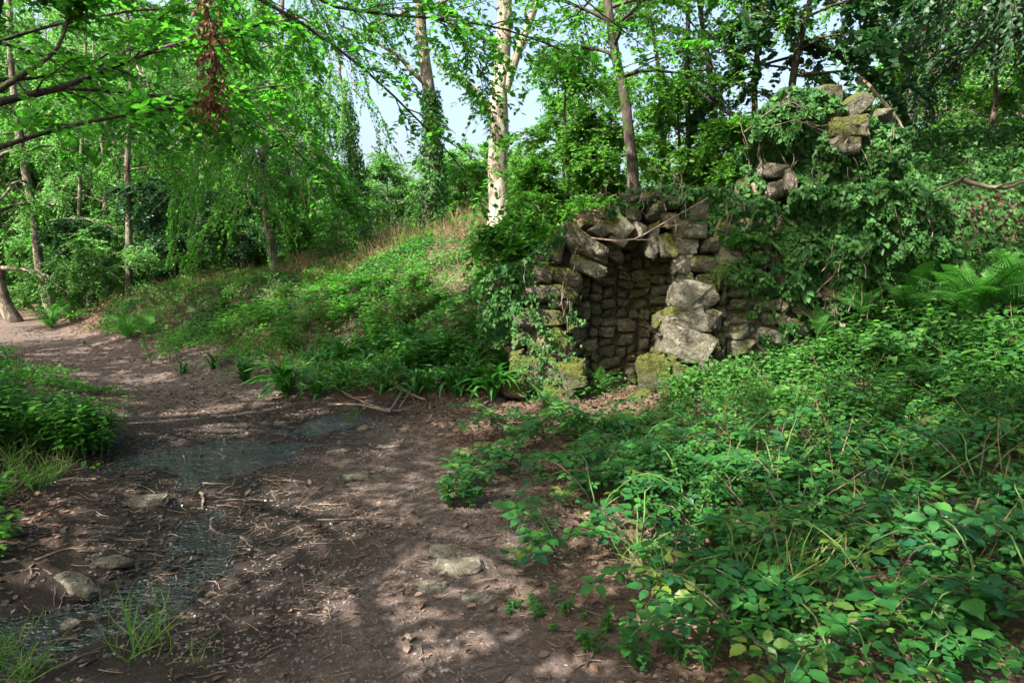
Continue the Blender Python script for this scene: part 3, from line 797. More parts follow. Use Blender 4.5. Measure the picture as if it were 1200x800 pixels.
# --- thin saplings on the bank behind the stump
for k, (u0, v1, pts, Y, r0, lab, mt) in enumerate([
        (838, 190, [(836, 120), (826, 50), (817, -20), (812, -120)], 10.4, .052, 'thin reddish sapling stem left of the ivied stump', 'bark_dark'),
        (806, 190, [(806, 110), (808, 30), (806, -60), (800, -160)], 10.9, .05, 'thin dark straight sapling between the curved trunk and the stump', 'bark_dark'),
        (776, 190, [(774, 120), (766, 40), (752, -30), (745, -120)], 11.5, .045, 'thin pale-grey sapling leaning left beside the curved trunk', 'bark_grey'),
        (925, 120, [(928, 90), (938, 40), (950, -10), (965, -120)], 9.9, .06, 'dark large-leaved sapling rising behind the ivied stump', 'bark_dark'),
        (880, 150, [(884, 90), (892, 30), (900, -40), (905, -120)], 10.6, .05, 'slender dark stem seen against the sky beside the ivied stump', 'bark_dark')]):
    b = base_at(u0, Y)
    t = thing('sapling', lab, 'tree', tuple(b), group='saplings on the bank behind the wall')
    tr = np.vstack([[0, 0, 0], rel(b, pts, Y)])
    big = k == 3
    grow(t, 30 + k, tr, r0, M[mt], M['dark'] if big else M['hazel'], nlimb=13 if big else 10, h0=.25 if big else .28, limb=1.25 if big else 1.05, leaf=.12 if big else .07,
         tpl='round' if big else 'leaf', nsub=7, ntwig=4 if big else 5, nleaf=9, taper=.55, prof='flat', elev=(-.1, .5), droop=.35, sides=7)
# bare forked branch left of the stump
b = base_at(866, 9.6)
t = thing('sapling', 'leaning bare forked branch in front of the sky left of the stump', 'tree', tuple(b), group='saplings on the bank behind the wall')
tr = np.vstack([[0, 0, 0], rel(b, [(872, 144), (850, 132), (832, 120), (815, 105), (800, 95)], 9.6)])
grow(t, 41, tr, .035, M['bark_dark'], M['hazel'], nlimb=2, h0=.5, limb=.6, nsub=3, ntwig=3, nleaf=6, leaf=.06, limbs=[(rel(b, [(850, 132), (845, 105), (838, 80), (832, 65)], 9.6), .018)])

# --- bright hazel bushes behind the arch
def bush(u, Y, hgt, wid, seed, lab, leafm, group=None, name='shrub', n=13, leaf=.075, tpl='leaf', nsub=9, ntwig=9, nleaf=12, cat='shrub', droop=.35, sq=0, bark='twig'):
    b = base_at(u, Y)
    t = thing(name, lab, cat, tuple(b), group=group)
    tr = np.array([[0, 0, 0], [.05, 0, hgt * .3], [.0, .05, hgt * .62], [.02, 0, hgt * .92]])
    return grow(t, seed, tr, .035 + hgt * .006, M[bark], M[leafm], nlimb=n, h0=.05, limb=wid, elev=(.15, 1.15), droop=droop, nsub=nsub, ntwig=ntwig, nleaf=nleaf, leaf=leaf, tpl=tpl,
                twig=.32, sub=.55, sides=6)
hz1 = bush(662, 11.0, 2.9, 1.15, 50, 'bright green hazel bush between the pale tree and the arch', 'hazel', n=11, nsub=7, ntwig=8)
bush(700, 10.2, 1.5, .8, 51, 'low leafy bush growing over the crown of the arch', 'hazel', leaf=.06, n=10)
bush(625, 10.4, 1.2, .7, 52, 'light green bush at the foot of the pale tree', 'hazel', leaf=.065, n=12)
bush(790, 10.6, 1.7, .95, 53, 'yellow-green bush behind the right shoulder of the arch', 'hazel', leaf=.06, n=11)
bush(850, 9.6, 1.1, .75, 54, 'small leafy bush left of the ivied stump', 'hazel', leaf=.075, n=9)

bush(600, 8.9, .75, .5, 55, 'leafy growth hanging over the left shoulder of the arch', 'herb', leaf=.07, n=10, nsub=7, ntwig=6)
# --- left middle distance
def slim(u0, pts, Y, r0, seed, lab, leafm, bark='bark_grey', limb=1.8, leaf=.075, nlimb=12, h0=.25, group='slim trees beyond the path', droop=.5, nsub=8, ntwig=8, nleaf=12, name='woodland_tree', az_mid=None, az_spread=None, taper=.6):
    b = base_at(u0, Y)
    t = thing(name, lab, 'tree', tuple(b), group=group)
    tr = np.vstack([[0, 0, 0], rel(b, pts, Y)])
    return grow(t, seed, tr, r0, M[bark], M[leafm], nlimb=nlimb, h0=h0, limb=limb, leaf=leaf, nsub=nsub, ntwig=ntwig, nleaf=nleaf, droop=droop, taper=taper, prof='flat', elev=(-.1, .7), hang=.35,
                tdroop=.6, az_mid=az_mid, az_spread=az_spread)
slim(150, [(152, 260), (148, 190), (155, 120), (150, 50), (146, -60), (150, -200)], 17, .085, 60, 'slender forked pale stem among light green leaves beyond the path', 'beech')
slim(58, [(48, 310), (38, 250), (22, 170), (14, 90), (10, -60), (8, -200)], 17.5, .12, 61, 'tilted brown trunk beyond the far bend of the path', 'beech', limb=2.2)
slim(12, [(6, 340), (2, 290), (-6, 200), (-14, 60), (-20, -150)], 16.5, .15, 62, 'stout trunk at the far bend where the path leaves view', 'tree', limb=2.2)
slim(88, [(90, 300), (92, 220), (96, 120), (98, 0), (100, -160)], 20, .07, 63, 'thin straight trunk half hidden in leaves behind the tilted trunk', 'pale', limb=2.2)
# weeping light-green tree
weep = slim(322, [(312, 250), (306, 200), (318, 130), (330, 60), (335, -40), (340, -140)], 15, .085, 64, 'light green tree with drooping curtains of leaves beside the sky gap', 'beech', limb=2.1, nlimb=22, droop=.95,
     nsub=12, ntwig=10, nleaf=14, leaf=.07, h0=.25)
slim(240, [(236, 250), (240, 160), (236, 80), (230, -40), (228, -160)], 19, .1, 65, 'leafy tree behind the dark holly bushes', 'tree', limb=2.6, nlimb=14, droop=.7)
# dark evergreen bushes
hol = bush(205, 17.5, 3.3, 1.5, 70, 'tall dark holly bush beyond the grassy terrace', 'dark', n=16, leaf=.075, nsub=11, ntwig=10, nleaf=13, name='holly_bush', bark='bark_dark')
bush(275, 16.8, 2.5, 1.35, 71, 'dark glossy bush in front of the tallest holly', 'dark', n=14, leaf=.075, nsub=10, ntwig=10, nleaf=12, name='holly_bush', bark='bark_dark')
bush(345, 17.5, 1.7, 1.1, 72, 'low dark bush below the drooping light green tree', 'tree', n=12, leaf=.07, name='shrub')
shr = bush(120, 16.5, 2.0, 1.3, 73, 'rounded pale green bush beside the far path bend', 'pale', n=13, leaf=.065)
bush(455, 19, 1.9, 1.3, 74, 'hazy pale bush below the gap of sky', 'pale', n=12, leaf=.07)
bush(545, 17.5, 1.5, 1.1, 75, 'loose light bush between the grey tree and the pale tree', 'hazel', n=11, leaf=.07)

# --- dense dark tree on the right
b = np.array([7.6, 9.6, hz(7.6, 9.6)])
t = thing('yew_tree', 'dense dark tree whose hanging foliage overhangs the ivied slope', 'tree', tuple(b))
grow(t, 80, [[0, 0, 0], [-.1, -.05, 1.5], [-.2, 0, 3], [-.2, 0, 4.6], [-.1, 0, 6.5]], .2, M['bark_dark'], M['dark'], nlimb=20, h0=.22, limb=2.5, prof='flat', elev=(0, .8), droop=.55, nsub=13, ntwig=13, nleaf=15,
     leaf=.075, twig=.4, tdroop=.8, hang=.4)
t = thing('woodland_tree', 'light green tree behind the dark hanging foliage', 'tree', (7.6, 13.5, hz(7.6, 13.5)))
grow(t, 81, [[0, 0, 0], [.1, 0, 2], [0, .1, 4], [0, 0, 7]], .12, M['bark_grey'], M['hazel'], nlimb=14, h0=.15, limb=2.2, prof='flat', nsub=8, ntwig=8, nleaf=12, leaf=.08)

# --- overhanging beech on the left, trunk just outside the picture
b = np.array([-4.75, 5.4, hz(-4.75, 5.4)])
t = thing('beech_tree', 'near beech tree whose bare grey limbs reach over the path', 'tree', tuple(b))
tr = np.array([[0, 0, 0], [0, .1, 1.2], [.15, .2, 2.4], [.42, .3, 3.4], [.9, .4, 4.4], [1.3, .4, 6], [1.3, .2, 8], [1.2, 0, 10]])
YB = 5.5
bl = [(rel(b, [(-60, 140, 5.5), (0, 115, 5.5), (80, 104, 5.6), (130, 75, 5.8), (190, 52, 6.0), (235, 44, 6.1), (290, 30, 6.3), (350, 20, 6.6)], YB), .034),
      (rel(b, [(-60, 200, 5.4), (0, 172, 5.4), (80, 148, 5.4), (170, 130, 5.5), (230, 124, 5.6), (295, 103, 5.8), (340, 98, 6)], YB), .024),
      (rel(b, [(-40, 130, 5.6), (20, 90, 5.7), (60, 60, 5.8), (78, 20, 5.9), (84, -40, 6)], YB), .03),
      (rel(b, [(80, 104, 5.6), (150, 106, 5.9), (230, 122, 6.2), (320, 150, 6.5), (370, 200, 6.8), (392, 240, 7)], YB), .016),
      (rel(b, [(-40, 96, 5.8), (40, 92, 6.2), (110, 72, 6.6), (160, 40, 7), (200, 10, 7.2)], YB), .022),
      (rel(b, [(10, -120, 5.6), (150, -70, 6.2), (290, -10, 6.8), (360, 30, 7.0), (440, 90, 7.2), (500, 150, 7.4), (545, 200, 7.5)], YB), .028),
      (rel(b, [(10, -150, 5.6), (200, -90, 6.3), (380, 10, 6.9), (470, 18, 7.1), (560, 25, 7.3), (640, 50, 7.4), (680, 70, 7.5)], YB), .024),
      (rel(b, [(10, -150, 5.6), (260, -140, 6.5), (450, -60, 7.0), (540, 40, 7.2), (575, 90, 7.3)], YB), .02),
      (rel(b, [(10, -180, 5.8), (350, -150, 6.9), (620, -60, 7.6), (700, 10, 7.9), (760, 60, 8.1)], YB), .022),
      (rel(b, [(-40, 60, 6.2), (60, 30, 6.8), (180, 10, 7.4), (260, 20, 7.8), (330, 60, 8.2)], YB), .02),
      (rel(b, [(-60, 40, 7), (40, 60, 7.6), (120, 100, 8), (180, 160, 8.4), (220, 220, 8.6)], YB), .018)]
grow(t, 90, tr, .17, M['bark_dark'], M['beech'], nlimb=16, h0=.62, limb=3.9, prof='flat', elev=(.1, .7), droop=.2, nsub=12, sub=.32, ntwig=7, nleaf=12, leaf=.075, twig=.36, tdroop=.35, hang=.12, limbs=bl,
     one_wood=False, sides=12, taper=.6, flat=.9)

# --- dead brown branch hung up in the beech
p = at(248, -30, 4.7)
t = thing('dead_branch', 'broken branch of withered brown leaves hanging from the beech limbs', 'branch', tuple(p))
rr = np.random.default_rng(5)
dp = rel(p, [(236, -30), (245, 20), (252, 70), (250, 110), (244, 140)], 4.7)
Wd = Wood(); Wd.add(lerp_poly(dp, np.linspace(0, 1, 10)), np.linspace(.008, .002, 10), 5)
tw0 = lerp_poly(dp, rr.uniform(.05, .95, 64)); twd = unit(rr.normal(0, .75, (64, 3)) - UP * .6)
q = np.linspace(0, 1, 3)[None, :, None]
Wd.add(tw0[:, None] + twd[:, None] * .11 * q, np.full((64, 3), .0022), 3)
link('stem', Wd.mesh('stem', M['twig']), t)
P, d, nn, S = twig_leaves(tw0, twd, np.full(64, .13), 10, .036, .3, .5, rr, .9)
link('withered_leaf', leaf_mesh('withered_leaf', 'leaf', P, d, nn, S, M['dead']), t)['kind'] = 'stuff'

# --- canopy trees around the glade: their crowns stand between the sun and the path
b = np.array([-9.5, 1.5, hz(-9.5, 1.5)])
can = thing('canopy_tree', 'tall beech shading the path from outside the glade', 'tree', tuple(b), group='tall beeches around the glade')
grow(can, 95, [[0, 0, 0], [.1, 0, 3], [0, .1, 6], [.1, 0, 9], [0, 0, 13]], .24, M['bark_grey'], M['tree'], nlimb=22, h0=.36, limb=4.4, elev=(.0, .7), nsub=10, ntwig=10, nleaf=13, leaf=.108, tpl='tri2', twig=.5, droop=.2)
CAN = [(-4.6, -1.6, 1.0, 1.0), (1.4, -2.6, 2.9, 1.4), (-12, 7.0, 2.2, 1.05), (-1.0, -6.5, 3.4, 1.0), (-15.5, 0, 4.4, 1.1), (5.5, -3.5, 5.1, .95), (-12.5, -6, .4, 1.1), (9.0, 2.0, 1.9, .9), (-10.6, 11.2, 1.2, .85)]
for (x, y, a_, s) in CAN:
    copy_thing(can, (x, y, hz(x, y)), a_, s)

# --- background woodland: copies standing beyond the bank and the path bend
b = base_at(-60, 22)
wood = thing('woodland_tree', 'far leafy tree in the wood beyond the path', 'tree', tuple(b), group='trees of the wood beyond the glade path')
grow(wood, 96, [[0, 0, 0], [.1, 0, 2.5], [0, .1, 5], [.1, 0, 7], [0, 0, 10]], .14, M['bark_grey'], M['pale'], nlimb=30, h0=.1, limb=2.5, prof='flat', elev=(-.1, .7), nsub=9, ntwig=9, nleaf=11, leaf=.12, tpl='tri2', twig=.45, droop=.5)
def place(src, u, Y, rz, s, label, group):
    b = base_at(u, Y)
    return copy_thing(src, tuple(b), rz, s, label, group)
BG = 'trees of the wood beyond the glade'
k = 0
for (u, Y, s) in [(20, 23, .9), (75, 24, .95), (125, 22, .8), (185, 25, 1.0), (235, 23, .85), (285, 24, .9), (340, 26, .75), (-20, 30, 1.2), (50, 33, 1.3), (110, 31, 1.2), (170, 34, 1.3), (230, 32, 1.2), (290, 35, 1.1), (350, 33, .8),
                  (690, 24, .5), (1075, 19, .75), (1120, 22, .95), (1180, 18, .9), (1240, 22, 1), (1110, 30, .9)]:
    k += 1
    place(wood, u, Y, k * 1.7, s, 'far leafy tree in the wood beyond the bank' if u > 500 else 'far leafy tree in the wood beyond the path', BG + (' bank' if u > 500 else ' path'))
k = 0
for (u, Y, s, src) in [(445, 23, 1.35, shr), (535, 26, 1.45, shr), (585, 24, 1.2, shr), (25, 18.5, .9, shr), (70, 19, 1.0, shr), (100, 18, .8, hol), (150, 18.5, .9, shr), (235, 16.8, .55, shr), (310, 16.5, .5, shr), (365, 18, .7, shr), (400, 17, .55, shr), (-20, 20, 1.1, shr), (40, 21, 1.2, shr), (170, 22, 1.4, shr), (90, 25, 1.7, hol), (330, 23, 1.2, shr), (385, 20, .9, shr), (430, 26, 1.2, shr), (500, 24, 1.0, shr), (560, 27, 1.2, shr), (610, 22, .9, shr),
                       (20, 30, 1.8, hol), (140, 33, 1.9, hol), (260, 32, 1.7, hol), (380, 33, 1.3, hol), (450, 36, 1.3, shr), (530, 38, 1.4, shr), (600, 36, 1.5, shr), (660, 20, 1.1, hz1), (720, 17, 1.0, hz1), (780, 19, .8, hz1),
                       (840, 16, .4, hz1), (960, 14, .4, hz1), (1030, 12.5, .6, hz1), (1080, 14, 1.1, hz1), (1150, 12.5, 1.0, hz1), (1220, 14, 1.1, hz1)]:
    k += 1
    place(src, u, Y, k * 2.1, s, {id(shr): 'pale green bush of the undergrowth beyond the bank', id(hol): 'dark holly of the undergrowth behind the path', id(hz1): 'leafy bush of the undergrowth behind the ruin'}[id(src)],
          {id(shr): 'pale undergrowth bushes', id(hol): 'dark undergrowth hollies', id(hz1): 'bushes behind the ruin'}[id(src)])

# ------------------------------------------------------------------ ivy
def ivy_thing(lab, P, Nn, size, base, seed, matk='ivy', stems=None, name='ivy', group=None, tpl='ivy'):
    r = np.random.default_rng(seed)
    t = thing(name, lab, 'ivy' if name == 'ivy' else 'plant', tuple(base), group=group)
    P = P - np.asarray(base)
    D = unit(-UP * .9 + Nn * .35 + r.normal(0, .45, P.shape)); N2 = unit(Nn + UP * .45 + r.normal(0, .38, P.shape))
    link('foliage', leaf_mesh('ivy_foliage', tpl, P, D, N2, size * r.uniform(.55, 1.25, len(P)), M[matk]), t)
    if stems is not None and len(stems):
        W = Wood()
        for s in stems: W.add(lerp_poly(s - np.asarray(base), np.linspace(0, 1, 10)), np.linspace(.006, .002, 10), 4)
        link('stem', W.mesh('ivy_stem', M['stick']), t)['kind'] = 'stuff'
    return t
def tree_ivy(info, z0, z1, rad, n, lab, seed):
    b, tr, r0 = info
    r = np.random.default_rng(seed)
    t_ = z0 + (z1 - z0) * r.random(n) ** 1.15
    zs = np.cumsum(np.r_[0, np.linalg.norm(np.diff(tr, axis=0), axis=1)]); zs /= zs[-1]
    c = np.stack([np.interp(t_, zs, tr[:, k]) for k in range(3)], -1)
    th = r.uniform(0, 2 * math.pi, n)
    nn = np.stack([np.cos(th), np.sin(th), np.zeros(n)], -1)
    lump = .55 + .9 * vnoise(th * 1.3 + 7, t_ * 22, 3)
    P = b + c + nn * ((rad * (1 - .55 * (t_ - z0) / (z1 - z0)) * lump + r0 * .6) * r.uniform(.55, 1, n))[:, None]
    st = []
    for k in range(5):
        th_ = r.uniform(0, 6.28); tq = np.linspace(z0, z1 * r.uniform(.5, .9), 8)
        cc = np.stack([np.interp(tq, zs, tr[:, q_]) for q_ in range(3)], -1)
        st.append(b + cc + np.stack([np.cos(th_ + tq * 6), np.sin(th_ + tq * 6), 0 * tq], -1) * r0)
    ivy_thing(lab, P, nn, .075, b, seed, stems=st)
tree_ivy(IVY_TREE, .0, .36, .26, 3600, 'ivy sleeve around the lower trunk of the tall grey tree', 201)
tree_ivy(IVY_THIN, .0, .75, .22, 1800, 'ivy growing up the thin bare grey stem', 202)

def on_wall(polyz, n, Y, seed, thick=.25, f=3.0, keep=None):
    """points over the masonry face: polygon in the enlarged view, lumpy thickness towards the open side"""
    r = np.random.default_rng(seed)
    A = np.array(polyz, float); lo, hi = A.min(0), A.max(0); out = []
    while sum(len(o) for o in out) < n:
        q_ = lo + (hi - lo) * r.random((n, 2))
        x, y = q_[:, 0], q_[:, 1]; ins = np.zeros(n, bool)
        for (x1, y1), (x2, y2) in zip(A, np.roll(A, -1, 0)):
            c = ((y1 > y) != (y2 > y)); ins ^= c & (x < (x2 - x1) * (y - y1) / (y2 - y1 + 1e-9) + x1)
        if keep is not None: ins &= keep(x, y, r)
        out.append(q_[ins])
    q_ = np.concatenate(out)[:n]
    u, v = 560 + q_[:, 0] / 2.727, 200 + q_[:, 1] / 2.727
    P = np.array([at(a_, c_, Y) for a_, c_ in zip(u, v)])
    lump = np.clip(vnoise(P[:, 0] * f, P[:, 2] * f, seed) * 1.3 + .4 * fbm(P[:, 0], P[:, 2], f * 3, 2, seed) - .1, 0, 1.3)
    P[:, 1] -= thick * lump * r.uniform(.35, 1, n) ** .6
    # the lumps lean the leaves
    e = .05
    gx_ = (vnoise((P[:, 0] + e) * f, P[:, 2] * f, seed) - vnoise((P[:, 0] - e) * f, P[:, 2] * f, seed)) / (2 * e) * thick
    gz_ = (vnoise(P[:, 0] * f, (P[:, 2] + e) * f, seed) - vnoise(P[:, 0] * f, (P[:, 2] - e) * f, seed)) / (2 * e) * thick
    nn = unit(np.stack([-gx_, -np.ones(n), -gz_], -1) * np.array([1, 1, 1]))
    return P, nn
def runs(poly, Y, n, seed):
    r = np.random.default_rng(seed); A = np.array(poly, float); lo, hi = A.min(0), A.max(0); S = []
    for k in range(n):
        x, y = r.uniform(lo[0], hi[0]), r.uniform(lo[1] + .3 * (hi[1] - lo[1]), hi[1]); pts = []
        for q_ in range(6):
            pts.append(at(560 + x / 2.727, 200 + y / 2.727, Y - r.uniform(.02, .2))); x += r.normal(0, 9); y -= r.uniform(10, 34)
        S.append(np.array(pts))
    return S
bare = lambda x, y, r: ~(((np.abs(x - 1160) < 70) & (np.abs(y + 135) < 48)) | ((np.abs(x - 1205) < 48) & (np.abs(y + 205) < 36)) | ((np.abs(x - 945) < 62) & (np.abs(y - 45) < 62)) | ((np.abs(x - 1150) < 62) & (np.abs(y + 70) < 45) & (r.random(len(x)) < .35)))
pA = [(840, 60), (830, -60), (870, -170), (960, -255), (1080, -262), (1150, -215), (1260, -180), (1330, -120), (1340, 80), (1280, 260), (1000, 200), (960, 100), (900, 120)]
P, nn = on_wall(pA, 11000, 8.05, 210, .34, 3.6, bare)
ivy_thing('thick dark ivy wrapped around the tall broken stump of wall', P, nn, .06, (P[:, 0].mean(), 8.05, P[:, 2].min()), 211, stems=runs(pA, 7.9, 26, 212))
pB = [(980, 60), (1340, 40), (1480, 120), (1500, 420), (1330, 560), (1180, 560), (1120, 470), (1040, 440), (950, 360), (960, 210)]
P, nn = on_wall(pB, 11500, 7.85, 213, .36, 3.4)
ivy_thing('curtain of ivy hanging over the right end of the rubble wall', P, nn, .062, (P[:, 0].mean(), 7.85, P[:, 2].min()), 214, stems=runs(pB, 7.5, 14, 215))
pC = [(640, 60), (860, 40), (960, 130), (900, 250), (780, 240), (700, 180), (640, 130)]
P, nn = on_wall(pC, 1500, 7.75, 216, .22, 4, lambda x, y, r: r.random(len(x)) < .2 + .9 * (vnoise(x / 60, y / 60, 5) > .5))
ivy_thing('patchy ivy on the masonry above the pale pier', P, nn, .06, (P[:, 0].mean(), 7.75, P[:, 2].min()), 217, stems=runs(pC, 7.6, 6, 218))
pD = [(60, 300), (150, 280), (260, 190), (330, 170), (250, 260), (200, 300), (170, 400), (140, 500), (70, 560), (0, 560), (0, 360)]
P, nn = on_wall(pD, 1200, 7.75, 219, .14, 4, lambda x, y, r: r.random(len(x)) < .25 + .9 * (vnoise(x / 40, y / 40, 8) > .45))
ivy_thing('ivy trailing down the left flank of the arch', P, nn, .06, (P[:, 0].mean(), 7.7, P[:, 2].min()), 220, stems=runs(pD, 7.6, 6, 221))
pE = [(120, 580), (250, 600), (330, 700), (260, 760), (110, 740)]
P, nn = on_wall(pE, 420, 7.5, 222, .1, 6)
ivy_thing('small-leaved ivy creeping over the mossy boulders left of the niche', P, nn, .038, (P[:, 0].mean(), 7.5, P[:, 2].min()), 223)
pF = [(400, 120), (480, 60), (640, 40), (700, 70), (640, 110), (560, 90), (480, 130), (420, 150)]
P, nn = on_wall(pF, 900, 7.75, 224, .18, 5)
ivy_thing('ivy fringe along the broken top of the arch', P, nn, .055, (P[:, 0].mean(), 7.75, P[:, 2].min()), 225, stems=runs(pF, 7.65, 8, 226))
pG = [(760, 270), (960, 250), (1130, 420), (1180, 640), (1000, 660), (900, 560), (860, 470), (800, 350)]
P, nn = on_wall(pG, 1300, 7.7, 227, .16, 5, lambda x, y, r: r.random(len(x)) < .04 + .9 * (vnoise(x / 38, y / 38, 9) > .56))
ivy_thing('scattered ivy sprays trailing over the rubble courses right of the pale pier', P, nn, .055, (P[:, 0].mean(), 7.7, P[:, 2].min()), 228, stems=runs(pG, 7.62, 5, 229))
pH = [(110, 400), (330, 380), (340, 470), (330, 600), (200, 610), (110, 560)]
P, nn = on_wall(pH, 420, 7.6, 232, .1, 6, lambda x, y, r: r.random(len(x)) < .02 + .9 * (vnoise(x / 30, y / 30, 11) > .62))
ivy_thing('small ivy sprays creeping across the slabs of the left jamb', P, nn, .045, (P[:, 0].mean(), 7.6, P[:, 2].min()), 233)
# ivied steep slope right of the ruin
def on_ground(n, x0, x1, y0, y1, seed, dens, lift=(0, .1), f=1.6, steep=False):
    r = np.random.default_rng(seed); out = []; c = 0
    for _ in range(12):
        x, y = r.uniform(x0, x1, n * 2), r.uniform(y0, y1, n * 2)
        k_ = r.random(n * 2) < dens(x, y) * (np.clip(1 / Hn(x, y)[:, 2], 1, 5) / 5 if steep else 1)
        out.append(np.stack([x[k_], y[k_]], -1)); c += k_.sum()
        if c >= n: break
    xy = np.concatenate(out)[:n]; x, y = xy[:, 0], xy[:, 1]
    nn = Hn(x, y)
    P = np.stack([x, y, H(x, y)], -1)
    lump = vnoise(x * f + 9, y * f, seed) * .7 + vnoise(x * f * 2.7, y * f * 2.7 + 4, seed + 1) * .5
    P = P + unit(nn + UP * .5) * (lift[0] + (lift[1] - lift[0]) * lump * r.uniform(.4, 1, len(x)))[:, None]
    return P, nn, r
P, nn, r = on_ground(26000, 3.4, 9.5, 6.6, 12, 230, lambda x, y: sstep(3.7, 4.4, x + (8.2 - y) * .2), (.02, .42), 1.5, True)
ivy_thing('wide mat of glossy ivy over the steep slope right of the ruin', P, nn, .07, (5.5, 8, hz(5.5, 8)), 231)

# ------------------------------------------------------------------ low ground cover (uncountable)
def cover(name, lab, cat, P, nn, size, mat, tpl, r, upness=.3):
    D = unit(r.normal(0, 1, P.shape) * np.array([1, 1, .3]) + UP * upness); N2 = unit(nn + UP * .7 + r.normal(0, .4, P.shape))
    o = link(name, leaf_mesh(name, tpl, P, D, N2, size * r.uniform(.5, 1.3, len(P)), M[mat]))
    return tag(o, lab, cat, None, 'stuff')
def edge_right(x, y):      # 1 on the planted slope right of the path
    return sstep(.0, .8, x - (.15 + .35 * sstep(7, 3, y) - .0 + .45 * fbm(x, y, .9, 3, 60)))
P, nn, r = on_ground(75000, .2, 8, 2.0, 7.9, 240, lambda x, y: edge_right(x, y) * (.2 + .8 * sstep(3.6, 5.4, y + .45 * x)) * (1 - .85 * sstep(6.1, 6.7, y) * sstep(2.3, 1.7, x)) * (.6 + .5 * (vnoise(x * 1.3, y * 1.3, 61) > .33)), (.01, .34), 1.7)
cover('ground_ivy', 'low carpet of small glossy leaves covering the slope right of the path', 'ground cover', P, nn, .042, 'cover', 'leaf', r)
P, nn, r = on_ground(9000, .2, 6.5, 1.9, 5.0, 241, lambda x, y: edge_right(x, y) * .8 * (vnoise(x * 2.3, y * 2.3, 62) > .42), (.0, .06), 3)
cover('creeping_plant', 'sparse small-leaved creeping plants on the leaf litter below the brambles', 'ground cover', P, nn, .026, 'cover', 'round', r)
P, nn, r = on_ground(66000, -9.0, .6, 7.8, 16, 242, lambda x, y: sstep(.75, 1.5, path_dist(x, y) + .6 * fbm(x, y, .8, 3, 64)) * (.35 + .65 * (vnoise(x * .9, y * .9, 65) > .4)) * (x < .4), (.0, .22), 1.2)
dk = vnoise(P[:, 0] * 1.1 + 3, P[:, 1] * 1.1, 68) + r.normal(0, .12, len(P)) > .54
cover('bank_herbs', 'mixed low green herbs covering the bank between path and ruin', 'ground cover', P[dk], nn[dk], .055, 'herb', 'leaf', r, .5)
cover('bank_ivy', 'dark creeping leaves between the brighter herbs of the bank', 'ground cover', P[~dk], nn[~dk], .06, 'cover', 'ivy', r, .3)
P, nn, r = on_ground(26000, -22, 6, 15, 34, 243, lambda x, y: sstep(.9, 2, path_dist(x, y)) * (vnoise(x * .5, y * .5, 66) > .3), (.0, .5), .8)
cover('far_undergrowth', 'blurred low undergrowth on the ground of the wood beyond', 'ground cover', P, nn, .1, 'tree', 'tri2', r, .5)
P, nn, r = on_ground(3500, -9, -3.2, 2.2, 10, 244, lambda x, y: sstep(1.3, 2.1, path_dist(x, y)), (.0, .12), 2)
cover('verge_herbs', 'low green herbs along the left verge of the path', 'ground cover', P, nn, .05, 'herb', 'leaf', r, .5)
P, nn, r = on_ground(15000, .4, 3.2, 9.2, 13, 245, lambda x, y: .9 + 0 * x, (.0, .3), 1.5)
cover('bank_top_herbs', 'green herbs on the bank top above the arch', 'ground cover', P, nn, .06, 'hazel', 'leaf', r, .5)
# dead bracken
def straw(name, lab, x0, x1, y0, y1, n, seed, hgt):
    P, nn, r = on_ground(n, x0, x1, y0, y1, seed, lambda x, y: (vnoise(x * 1.1, y * 1.1, seed) > .4) * sstep(.8, 1.4, path_dist(x, y)), (.0, .05), 2)
    D = unit(r.normal(0, .8, P.shape) + UP * 1.0)
    o = link(name, leaf_mesh(name, 'stalk', P, D, unit(r.normal(0, 1, P.shape)), hgt * r.uniform(.4, 1.3, len(P)), M['straw']))
    tag(o, lab, 'dead bracken', None, 'stuff')
straw('dead_bracken', 'pale brown dead bracken on the bank below the grey tree', -4.6, -.2, 13.2, 17, 3400, 250, .4)
straw('dried_grass', 'strip of dry brown stalks along the rim of the low terrace', -9.5, -4.3, 13.3, 16.5, 6000, 251, .3)
straw('dry_stalks', 'sparse dry stalks among the herbs at the foot of the bank', -6, .2, 7.6, 12, 3000, 252, .28)
straw('dry_bramble', 'thin dry stems lying through the right-hand slope', 1.2, 6, 3, 7.6, 500, 253, .4)

# litter on the ground
P, nn, r = on_ground(26000, -5, 5.5, 1.9, 8.5, 260, lambda x, y: (.10 + .9 * sstep(.9, 1.7, path_dist(x, y))) * (1 - .85 * (stream_dist(x, y) < .75)), (.003, .012), 3)
D = unit(r.normal(0, 1, P.shape) * np.array([1, 1, .25]))
tag(link('leaf_litter', leaf_mesh('leaf_litter', 'leaf', P, D, unit(nn + r.normal(0, .35, P.shape)), .045 * r.uniform(.4, 1.3, len(P)), M['litter'])), 'brown fallen leaves scattered over the woodland floor', 'leaf litter', None, 'stuff')
P, nn, r = on_ground(9000, -11, -2, 7, 15.5, 261, lambda x, y: sstep(3, 1.2, path_dist(x, y)), (.003, .012), 3)
D = unit(r.normal(0, 1, P.shape) * np.array([1, 1, .25]))
tag(link('path_litter', leaf_mesh('path_litter', 'leaf', P, D, unit(nn + r.normal(0, .3, P.shape)), .05 * r.uniform(.4, 1.2, len(P)), M['litter'])), 'reddish brown leaves strewn along the far stretch of path', 'leaf litter', None, 'stuff')
P, nn, r = on_ground(30000, -5, 3.5, 1.9, 8.5, 262, lambda x, y: (.55 + .45 * (vnoise(x * 2, y * 2, 70) > .5)) * (.25 + .75 * sstep(.3, 1.0, stream_dist(x, y))), (.001, .006), 3)
